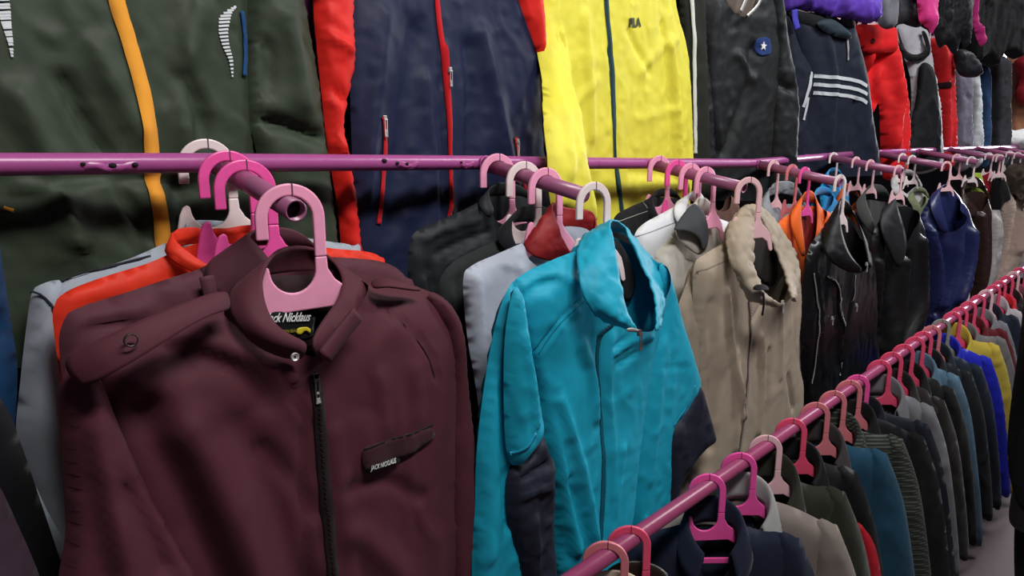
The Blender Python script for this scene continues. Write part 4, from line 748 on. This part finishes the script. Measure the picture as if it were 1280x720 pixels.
# 6 navy striped track jacket
ny = fabric('#171d2c', 'sport'); STR = fabric('#bfc4c8')
g = G_wall(1035, 110, 'jacket', 'navy track jacket with three white stripes across chest and sleeve', 'jacket', yaw=24, Y=1.24)
bd = g.sheet('body', [[(1066, 34), (1076, 70), (1084, 110), (1090, 160), (1100, 218)], [(988, 224), (1000, 150), (1000, 110), (990, 60), (982, 20), (1020, 16)]], ny, T=.05, Tb=.04, D=.09, nf=[(1030, 40), (1050, 40)], nb=[(1045, 20)], wr=(.005, 10, 4), seed=91, folds=[([(1030, 40), (1040, 100), (1036, 180)], .02, .01), ([(1068, 130), (1060, 200)], .02, -.012)])
sv = g.sheet('sleeve', [(984, 20), (998, 60), (1012, 90), (1008, 140), (1000, 226), (978, 224), (982, 140), (980, 80), (974, 30)], ny, T=.035, Tb=.03, D=.05, off=.03, wr=(.005, 10, 5), seed=92)
for dv in (0, 10.5, 21): g.ribbon('stripe', [(1017, 95 + dv), (1035, 97 + dv), (1058, 99 + dv), (1074, 103 + dv), (1082, 108 + dv)], .015, STR, bd, .004, th=.0006)
g.ribbon('stripe', [(1014, 90), (1009, 112), (1003, 134)], .016, STR, sv, .004, th=.0006); g.ribbon('stripe', [(1010, 122), (1007, 136), (1004, 150)], .014, STR, sv, .004, th=.0006)
g.sheet('collar', [(1022, 28), (1040, 24), (1060, 38), (1064, 48), (1045, 46), (1028, 38)], fabric('#27343c', 'sport'), T=.02, Tb=.01, D=.03, off=.07)
z = g.ribbon('zip', [(1056, 46), (1057, 60), (1058, 76)], .010, SILVER, bd, .006)
wall_hanger(g, 1030, -60, 'pale', 'the striped navy track jacket')
# 7 purple garment above
g = G_wall(1045, 5, 'jacket', 'bright purple garment hanging down from the top edge above the track jacket', 'jacket', yaw=24, Y=1.22)
g.sheet('body', [(972, -120), (1096, -120), (1098, 14), (1092, 27), (1080, 29), (1060, 24), (1040, 21), (1020, 15), (1000, 12), (976, 2)], fabric('#5b3aa6', 'nylon'), T=.05, Tb=.04, D=.08, wr=(.01, 14, 8), folds=[([(1010, -20), (1015, 10)], .02, .015), ([(1050, -30), (1052, 20)], .02, -.015)])
g.sheet('lining', [(985, 10), (1000, 14), (1030, 22), (1060, 40), (1040, 46), (1005, 34), (990, 24)], fabric('#101114'), T=.02, Tb=.02, D=.03, off=.0)
g.ribbon('tag_ribbon', [(993, 12, .05), (994, 24, .05), (997, 36, .05)], .03, fabric('#3f3aa8', 'nylon'), None, 0, th=.003)
wall_hanger(g, 1035, -100, 'pale', 'the purple garment')
# further garments in the wall row
def wallthing(u, v, name, label, cat, outline, hx, kind='sport', yaw=30, Y=1.27, T=.04, D=.05, wr=(.014, 13, 4), folds=(), hc='pale', what=None, off=0.0):
    g = G_wall(u, v, name, label, cat, yaw, Y); g.m = fabric(hx, kind)
    g.b = g.sheet('body', outline, g.m, T=T, Tb=T * .7, D=D, wr=wr, folds=folds, s_=.014, off=off)
    if what: wall_hanger(g, u, v - 60, hc, what)
    return g
g = wallthing(1098, 110, 'trousers', 'bright red trousers folded at the waist beside the striped track jacket', 'trousers', [(1068, 34), (1090, 31), (1116, 33), (1121, 60), (1128, 90), (1134, 130), (1136, 170), (1130, 215), (1104, 222), (1100, 165), (1098, 130), (1090, 140), (1082, 100), (1072, 66)], '#df2124', what='the red trousers', folds=[([(1100, 70), (1092, 100), (1100, 140)], .03, -.05), ([(1115, 70), (1122, 120), (1115, 180)], .03, .03), ([(1086, 60), (1090, 110)], .03, .02)])
g.sheet('waist_flap', [(1070, 33), (1092, 31), (1116, 34), (1121, 62), (1105, 66), (1086, 66), (1076, 60)], g.m, T=.03, Tb=.01, D=.05, off=.07, s_=.014)
g.snap((1091, 51), None, .012, plain('black_button', '#1a1214', .5), n=.105)
g = wallthing(1145, 110, 'tracksuit', 'white and black tracksuit between the two red garments', 'tracksuit', [(1120, 34), (1140, 31), (1158, 40), (1164, 80), (1172, 120), (1176, 170), (1172, 210), (1132, 212), (1138, 150), (1138, 100), (1128, 66)], '#c9c6cc', what='the white and black tracksuit')
g.sheet('dark_leg', [(1150, 82), (1164, 84), (1172, 125), (1175, 170), (1170, 208), (1132, 210), (1138, 160), (1146, 120)], fabric('#1e2024', 'sport'), T=.04, Tb=.01, D=.06, off=.055, wr=(.008, 14, 4), s_=.014)
g.sheet('black_trim', [(1122, 36), (1132, 62), (1146, 68), (1157, 60), (1152, 40), (1158, 42), (1163, 66), (1148, 76), (1130, 72)], fabric('#15151a', 'sport'), T=.012, Tb=.01, D=.02, off=.066, s_=.014)
g = wallthing(1180, 120, 'jacket', 'red jacket with small black badge in the wall row, right of the tracksuit', 'jacket', [(1157, 52), (1176, 48), (1190, 58), (1194, 110), (1194, 160), (1191, 206), (1173, 208), (1175, 150), (1168, 110), (1160, 80)], '#d4252a', what='the red jacket with the badge', folds=[([(1175, 60), (1182, 120), (1180, 180)], .03, .03)], yaw=34)
g.patch('badge', [(1175, 104), (1183, 104), (1183, 110), (1175, 110)], fabric('#2a1418'), g.b, .01, .004, s_=.012)
g = wallthing(1203, 130, 'trousers', 'lilac-grey trousers in the wall row right of the red badge jacket', 'trousers', [(1194, 84), (1212, 86), (1214, 130), (1213, 204), (1191, 206), (1194, 130)], '#75707f', yaw=36, what='the lilac-grey trousers')
g = wallthing(1217, 130, 'trousers', 'narrow white trousers in the wall row beside the lilac-grey pair', 'trousers', [(1211, 94), (1222, 94), (1226, 140), (1226, 202), (1211, 204), (1214, 140)], '#c2c6ca', yaw=36, what='the white trousers', T=.05)
g = wallthing(1230, 130, 'trousers', 'blue jeans in the wall row right of the white trousers', 'trousers', [(1222, 88), (1236, 88), (1237, 140), (1236, 202), (1225, 202), (1225, 140)], '#2f4a6e', 'denim', yaw=38, what='the blue jeans', T=.05)
g = wallthing(1247, 130, 'trousers', 'charcoal trousers in the wall row before the brown garment', 'trousers', [(1236, 78), (1258, 76), (1260, 130), (1257, 200), (1238, 202), (1238, 130)], '#3a3a40', yaw=38, what='the charcoal trousers', T=.07)
g = wallthing(1266, 120, 'jacket', 'tan brown garment near the right end of the wall row', 'jacket', [(1258, 74), (1272, 74), (1280, 120), (1278, 160), (1262, 172), (1262, 120)], '#9a6a4e', yaw=38, what='the tan garment', T=.07)
g = wallthing(1276, 100, 'jacket', 'dark red garment at the right edge of the wall row', 'jacket', [(1270, 76), (1290, 70), (1296, 130), (1276, 130), (1270, 118), (1274, 100)], '#7d1522', yaw=38, Y=1.2, what='the dark red garment', T=.07)
# upper row that hangs down from the top edge
g = wallthing(1104, 10, 'trousers', 'grey ribbed garment hanging from the top edge left of the pink one', 'trousers', [(1094, -80), (1118, -80), (1120, 20), (1112, 36), (1098, 30), (1094, 0)], '#6b6b72', yaw=30, Y=1.2, what='the grey ribbed garment')
g = wallthing(1158, 5, 'shirt', 'hot pink garment hanging from the top edge', 'shirt', [(1144, -90), (1172, -90), (1171, 15), (1170, 30), (1165, 42), (1160, 36), (1153, 30), (1147, 14)], '#d43a86', 'nylon', yaw=32, Y=1.12, what='the hot pink garment')
g = wallthing(1185, 20, 'jacket', 'black garment hanging from the top edge right of the hot pink one', 'jacket', [(1160, -100), (1212, -100), (1214, 30), (1206, 62), (1200, 50), (1192, 68), (1182, 56), (1174, 60), (1167, 40), (1166, 10)], '#101014', 'nylon', yaw=32, Y=1.16, what='the black garment beside pink')
g = wallthing(1132, 20, 'jacket', 'dark grey garment hanging from the top edge above the tracksuit', 'jacket', [(1116, -80), (1150, -80), (1150, 20), (1148, 34), (1130, 30), (1118, 20)], '#2a2a30', 'nylon', yaw=30, Y=1.22, what='the dark grey top garment')
g = wallthing(1222, 30, 'shirt', 'small magenta garment tip hanging among black clothes, upper right', 'shirt', [(1206, -60), (1220, -60), (1222, 20), (1228, 34), (1231, 50), (1226, 58), (1220, 46), (1214, 16)], '#c22f7c', 'nylon', yaw=34, Y=1.1, what='the magenta garment')
g = wallthing(1245, 20, 'coat', 'large black coat hanging at the upper right corner', 'coat', [(1200, -120), (1330, -120), (1330, 60), (1300, 70), (1284, 58), (1268, 74), (1250, 66), (1238, 84), (1224, 74), (1212, 80), (1204, 60)], '#0a0a0d', 'cotton', yaw=34, Y=1.2, what='the large black coat', T=.09)
g = wallthing(1202, 84, 'jacket', 'dark crumpled bundle hanging above the lilac-grey trousers', 'jacket', [(1192, 66), (1206, 62), (1220, 72), (1226, 92), (1214, 97), (1198, 92)], '#1c1b22', 'nylon', yaw=34, Y=1.18, what='the dark bundle')
# pale things seen past the rail
g = G_wall(945, 205, 'hoodie', 'pale grey hood poking up behind the rail under the black windbreaker', 'hoodie', yaw=18, Y=1.30)
g.sheet('hood', [(924, 300), (926, 235), (930, 205), (936, 190), (948, 184), (958, 188), (961, 202), (956, 220), (958, 250), (960, 300)], fabric('#b3b7ba', 'knit'), T=.05, Tb=.03, D=.06, wr=(.006, 12, 12), folds=[([(940, 200), (938, 240)], .02, -.02)])
wall_hanger(g, 945, 60, 'pale', 'the pale grey hood')
g = G_wall(1253, 172, 'shirt', 'white folded shirt bundle glowing in the daylight at the far end', 'shirt', yaw=30, Y=1.24)
g.sheet('body', [(1228, 180), (1238, 174), (1246, 164), (1256, 160), (1268, 163), (1285, 162), (1290, 184), (1262, 184), (1240, 184)], fabric('#f2f2f2', 'cotton'), T=.1, D=.12, wr=(.012, 9, 9), s_=.016)

# lamp seen between the clothes at the upper right
t = empty('fluorescent_lamp', (9.6, .95, 1.02), 'short bright white tube lamp glowing between black clothes at the upper right', 'lamp')
c = ray(1274, 45); c = c * (9.2 / c[0])
t.location = tuple(c)
V, F = tube_geo([c + np.array([0, 0, -.12]), c + np.array([0, 0, .12])], .022, 14); obj('tube', V, F, plain('lit_tube', '#ffffff', .4, 0, 9), t, c)
V, F = join_geo(tube_geo([c + np.array([0, 0, .12]), c + np.array([0, 0, .17])], .026, 14), tube_geo([c + np.array([0, 0, .17]), c + np.array([0, 0, 1.95 - c[2]])], .006, 8)); obj('holder', V, F, plain('lamp_holder', '#d8d8d8', .5), t, c)
# ------------------------------------------------------------------ jackets on the low rail, seen past their shoulders
GROUP = 'clothes hanging on the low rail'; HGROUP = 'plastic hangers on the low rail'
LSC = .86
LYAW = math.radians(48); LA = (math.cos(LYAW), -math.sin(LYAW))
LOWU = [757, 786, 884, 924, 957, 989, 1019, 1041, 1061, 1071, 1099, 1114, 1129, 1143, 1153, 1164, 1176, 1190, 1199, 1210, 1222, 1232, 1241, 1249, 1258, 1266, 1274]
def low(u, hc, hname, name, label, cat, hx, kind, sh, hem=None, collar=None, chx=None, ch=.045, T=.035, spread=1.0, length=.66, patt=(), wr=(.005, 11, 4), zipc=None, vdeep=.13, s_=.014):
    gap = .72 * min(abs(low_at(q) - low_at(u)) for q in LOWU if q != u); T = min(T, max(.012, .36 * gap)); cd = min(1.0, max(.5, gap / .08))
    x = low_at(u); p = np.array([x, YL, ZL + R_PIPE])
    hanger(p, hc, HTXT[hc] + ' plastic hanger on the low rail holding ' + hname, -LYAW + random.uniform(-.06, .06), LSC)
    g = Garment(name, label, cat, Frame(p, LA), p); m = fabric(hx, kind); g.m = m
    S = g.L(*sh); a0 = .016; z0 = -.148 * LSC + .022
    S = np.array([max(.15, min(.30, S[0])), min(z0 - .02, max(S[1], z0 - .12))])
    bot = z0 - length
    Wp = g.L(*hem)[:2] if hem else np.array([S[0] + .075, bot])
    # a straight sleeve edge from the shoulder through the traced point down to the cuff
    k = (Wp - S) / max(1e-3, (S[1] - Wp[1])); k[0] = max(.03, min(.28, k[0])); e = np.array([S[0] + k[0] * (S[1] - bot) * .9, bot + .03])
    mir = lambda q: (2 * a0 - q[0], q[1])
    R = [(a0 + .058, z0 + .004), (a0 + .11, z0 - .012), (S[0] - .045, S[1] + .012), (S[0] - .012, S[1] - .012), (S[0] - .008, S[1] - .12), (S[0] - .01, (S[1] + bot) / 2), (S[0], bot + .02)]
    Lc = [mir(q) for q in R[::-1]]
    tl = lambda P: [('l', q[0], q[1]) for q in P]
    nf = tl([(a0 - .05, z0 - .03), (a0, z0 - vdeep), (a0 + .05, z0 - .03)]); nb = tl([(a0 - .03, z0 - .014), (a0 + .03, z0 - .014)])
    g.b = g.sheet('body', [tl(R), tl(Lc)], m, T=T, Tb=T * .8, D=.08, nf=nf, nb=nb, wr=wr, s_=s_)
    for sg in (1, -1):
        P = [(S[0] - .05, S[1] + .010), (S[0] - .012, S[1] + .004), (S[0] + .008, S[1] - .02), (S[0] + k[0] * .25 + .006, S[1] - .2), (e[0], e[1]), (e[0] - .045, e[1] - .012), (e[0] - .085, e[1]), (S[0] - .06, S[1] - .28), (S[0] - .062, S[1] - .1)]
        if sg < 0: P = [mir(q) for q in P[::-1]]
        g.sheet('sleeve', tl(P), m, T=T * .95, Tb=T * .8, D=.05, off=.006, wr=(wr[0] * 1.1, wr[1] * 1.2, wr[2] * 1.3), s_=s_)
    cm = fabric(chx, kind if kind != 'plaid' else 'cotton') if chx else m
    rows = [[], [], [], []]
    for t in np.linspace(-152, 152, 13):
        t = math.radians(t); w = .058 * spread; d = .04 * cd; f = (1 - math.cos(t)) / 2; s = math.sin(t); c = math.cos(t)
        zt = z0 + ch * (1 - f) + .012 - .055 * f ** 2; zb = z0 - .006 - .085 * f ** 3
        rows[0].append(('l', a0 + w * .92 * s, zb, -d * .95 * c + .012)); rows[1].append(('l', a0 + w * .98 * s, zt, -d * c + .012))
        rows[2].append(('l', a0 + w * 1.12 * s, zt - .004, -d * 1.22 * c + .014)); rows[3].append(('l', a0 + w * (1.3 + .25 * f) * s, zt - ch * .95 - .03 * f, -d * 1.45 * c + .022))
    g.loft('collar', rows if collar != 'stand' else rows[:2], cm, .004)
    if zipc: g.zipper(tl([(a0, z0 - vdeep - .005), (a0 + .002, (z0 + bot) / 2), (a0, bot + .02)]), g.b, BLACKT, w=.014, teeth=False, pull=False)
    return g
jk = 'jacket'
low(757, 'salmon', 'the cream-collared jacket', jk, 'brown jacket with cream collar, first on the low rail at the bottom edge', jk, '#4a4038', 'cotton', (860, 800), chx='#cbb9a4')
low(786, 'rose', 'the dark brown jacket', jk, 'dark brown leather-like jacket, second on the low rail at the bottom edge', jk, '#2a1f1b', 'leather', (880, 760), ch=.03)
low(884, 'hot', 'the navy blazer', 'blazer', 'dark navy wool jacket with wide collar at the bottom of the low rail', 'blazer', '#1a2032', 'cotton', (1000, 672), (1012, 730))
g = low(924, 'hot', 'the taupe jacket', jk, 'light taupe grey jacket with grey collar and navy neck label on the low rail', jk, '#80756f', 'cotton', (1046, 655), (1066, 720), chx='#9a9a98', ch=.05)
lb = g.sheet('neck_label', [('l', -.012, -.19), ('l', .046, -.19), ('l', .046, -.155), ('l', -.012, -.155)], fabric('#141c3a'), T=.002, Tb=.002, D=.008, off=-.018, s_=.008, wr=(.0003, 9, 9))
g.ribbon('label_stripe', [('l', -.008, -.182, -.012), ('l', .04, -.18, -.012)], .003, fabric('#b89b3a'), None, 0)
low(957, 'pale', 'the olive overshirt', 'shirt', 'dark olive corduroy overshirt with upright collar on the low rail', 'shirt', '#292a21', 'knit', (1056, 614), (1075, 690), ch=.06)
g = low(989, 'rose', 'the black jacket with red lining', jk, 'black jacket with a red hem showing, right of the olive overshirt', jk, '#121314', 'sport', (1070, 588), (1092, 680))
g.sheet('red_lining', [(1070, 664), (1083, 664), (1096, 690), (1104, 740), (1108, 800), (1080, 800)], fabric('#a51626', 'sport'), T=.02, D=.04, off=.055)
low(1019, 'salmon', 'the petrol blue jacket', jk, 'petrol blue jacket with dark white-edged collar on the low rail', jk, '#1b4157', 'cotton', (1108, 566), (1142, 690), chx='#3a3436', ch=.05)
low(1041, 'salmon', 'the checked tweed jacket', jk, 'dark checked tweed jacket right of the petrol blue jacket', jk, '#23261f', 'plaid', (1128, 548), (1168, 690))
low(1061, 'salmon', 'the plain black jacket', jk, 'plain black jacket with wide shoulder right of the checked tweed', jk, '#141417', 'cotton', (1154, 545), (1206, 700))
low(1071, 'hot', 'the black and navy jacket', jk, 'black jacket with navy shoulder left of the grey shirt jacket', jk, '#161a24', 'cotton', (1160, 530), (1190, 620))
low(1099, 'rose', 'the grey shirt jacket', jk, 'light grey shirt jacket with double stitched shoulder on the low rail', jk, '#6c6b70', 'denim', (1166, 508), (1186, 590), ch=.055)
low(1114, 'rose', 'the dark brown wool jacket', jk, 'dark brown wool jacket right of the grey shirt jacket', jk, '#231d1d', 'knit', (1180, 500), (1204, 620))
low(1129, 'rose', 'the charcoal jacket', jk, 'charcoal black jacket between brown wool and pale denim jackets', jk, '#151414', 'cotton', (1192, 486), (1208, 560))
low(1143, 'rose', 'the pale denim jacket', jk, 'pale blue-grey denim jacket on the low rail', jk, '#4e697d', 'denim', (1198, 470), (1216, 580), ch=.05, length=.72)
low(1153, 'rose', 'the slate jacket', jk, 'dark slate jacket right of the pale denim jacket', jk, '#1b1d22', 'cotton', (1214, 466), (1240, 600))
low(1164, 'salmon', 'the midnight blue jacket', jk, 'midnight blue jacket left of the bright blue one on the low rail', jk, '#1a2330', 'cotton', (1226, 458), (1252, 600))
low(1176, 'grey', 'the bright blue jacket', jk, 'bright royal blue jacket on the low rail', jk, '#1b22a6', 'sport', (1238, 448), (1262, 560))
low(1190, 'rose', 'the mustard yellow jacket', jk, 'mustard yellow jacket with upright collar on the low rail', jk, '#b59f3c', 'cotton', (1248, 432), (1264, 500), ch=.06, length=.72)
low(1199, 'rose', 'the mid grey jacket', jk, 'mid grey jacket right of the mustard yellow one', jk, '#6a6768', 'cotton', (1256, 424), (1268, 480))
low(1210, 'rose', 'the burgundy jacket', jk, 'burgundy jacket on the far part of the low rail', jk, '#5a1a22', 'cotton', (1258, 412), (1268, 440))
low(1222, 'rose', 'the pale grey jacket', jk, 'pale grey collared jacket left of the far navy jacket', jk, '#74757a', 'cotton', (1256, 404), (1266, 430))
low(1232, 'pale', 'the far navy jacket', jk, 'dark navy jacket far along the low rail', jk, '#1c2230', 'cotton', (1272, 396), (1280, 430))
low(1241, 'rose', 'the white-grey shirt', 'shirt', 'whitish grey shirt on the far part of the low rail', 'shirt', '#b3a9ae', 'cotton', (1276, 388), (1284, 420), ch=.06)
low(1249, 'rose', 'the red-collared jacket', jk, 'dark jacket with bright red collar far along the low rail', jk, '#2b2226', 'cotton', (1280, 380), (1288, 410), chx='#c3232c')
low(1258, 'rose', 'the deep brown jacket', jk, 'deep brown jacket near the right edge of the low rail', jk, '#2b1c1c', 'cotton', (1286, 372), (1294, 400))
low(1266, 'pale', 'the dusky pink jacket', jk, 'dusky pink jacket beside the right edge of the low rail', jk, '#8a4a58', 'cotton', (1292, 364), (1298, 390))
low(1274, 'rose', 'the last dark jacket', jk, 'black jacket farthest along the low rail in view', jk, '#17161a', 'cotton', (1298, 356), (1304, 380))

# ------------------------------------------------------------------ left edge: the next arm, cut by the frame
rk.name = rk.name
GROUP = 'jackets hanging on the slanted arms'; HGROUP = 'plastic hangers on the slanted arms'
def left(Y, name, label, cat, outline, hx, kind, T=.03, hc='pink', what='', wr=(.004, 9, 4), folds=()):
    p = arm_pt(0, Y) + np.array([0, 0, .0135]); hanger(p, hc, HTXT[hc] + ' plastic hanger beyond the left edge holding ' + what, random.uniform(-.03, .03), .95)
    g = Garment(name, label, cat, facing(p), p); g.b = g.sheet('body', outline, fabric(hx, kind), T=T, Tb=.02, D=.07, wr=wr, folds=folds, s_=.011); return g
g = left(1.06, 'jacket', 'blue nylon jacket sleeve at the left edge beside the green windbreaker', 'jacket', [(-260, 300), (-120, 240), (-30, 200), (-18, 190), (-9, 240), (3, 330), (16, 415), (22, 465), (16, 560), (0, 680), (0, 800), (-240, 800)], '#173b60', 'nylon', what='the blue nylon jacket', folds=[([(0, 400), (15, 450), (28, 480)], .012, -.012), ([(-10, 330), (8, 400)], .012, .01)])
g = left(.985, 'shirt', 'pale white-blue strip of a shirt below the grey jacket, bottom left', 'shirt', [(-200, 420), (-60, 470), (-10, 505), (22, 560), (56, 632), (90, 705), (94, 800), (-200, 800)], '#c9d4de', 'cotton', T=.015, what='the pale shirt')
g = left(.935, 'jacket', 'black jacket sleeve crossing the bottom left corner', 'jacket', [(-220, 420), (-80, 450), (-15, 485), (10, 512), (30, 565), (52, 630), (72, 690), (88, 740), (94, 800), (-220, 800)], '#131318', 'cotton', what='the black jacket at bottom left')
g = left(.862, 'jacket', 'dusky plum jacket sleeve at the bottom left corner', 'jacket', [(-240, 480), (-120, 510), (-40, 560), (-4, 602), (24, 660), (50, 722), (70, 800), (-240, 800)], '#43313f', 'sport', what='the plum jacket')

# ------------------------------------------------------------------ right edge: clothes on the opposite rail
GROUP = 'clothes on the opposite rail'; HGROUP = 'plastic hangers on the opposite rail'
XR = 2.5
p0 = Frame((XR, 0, 0), (0, -1)).Wd(*Frame((XR, 0, 0), (0, -1)).L(1400, 300)); YR = float(p0[1]); ZR = -.16
orr = empty('clothes_rail', (XR - .7, YR, ZR), 'rail of the opposite rack beyond the right edge with the black coat', 'clothes rail')
V, F = tube_geo([(XR - .7, YR, ZR), (XR + 1.2, YR, ZR)], R_PIPE, 16, .0125); obj('rail', V, F, pipe_low, orr, (XR - .7, YR, ZR))
for x in (XR - .68, XR + 1.18):
    V, F = tube_geo([(x, YR, ZR), (x, YR, FLOOR)], .014, 12); obj('post', V, F, pipe_low, orr, (XR - .7, YR, ZR))
def right(dx, name, label, cat, outline, hx, kind, what, T=.03):
    p = np.array([XR + dx, YR, ZR + R_PIPE]); hanger(p, 'rose', HTXT['rose'] + ' plastic hanger beyond the right edge holding ' + what, -math.pi / 2, .9)
    g = Garment(name, label, cat, Frame(p, (0, -1)), p); g.sheet('body', outline, fabric(hx, kind), T=T, Tb=.02, D=.06, s_=.012); return g
right(0, 'coat', 'black coat edge cut off by the right side of the photo', 'coat', [(1320, 330), (1296, 350), (1281, 375), (1274, 430), (1264, 500), (1259, 560), (1264, 605), (1280, 640), (1330, 660), (1480, 660), (1490, 360), (1440, 335)], '#0e0e10', 'cotton', 'the black coat')
right(.09, 'jacket', 'grey jacket hem bulging below the black coat at the right edge', 'jacket', [(1330, 340), (1300, 365), (1290, 450), (1280, 540), (1268, 600), (1261, 640), (1266, 658), (1290, 668), (1340, 670), (1470, 670), (1480, 360), (1430, 345)], '#5a585a', 'cotton', 'the grey jacket')
right(.18, 'trousers', 'dark navy trousers below the grey hem at the right edge', 'trousers', [(1330, 345), (1300, 400), (1284, 520), (1272, 620), (1268, 660), (1268, 720), (1272, 800), (1400, 800), (1420, 500), (1420, 360)], '#171a26', 'cotton', 'the navy trousers')
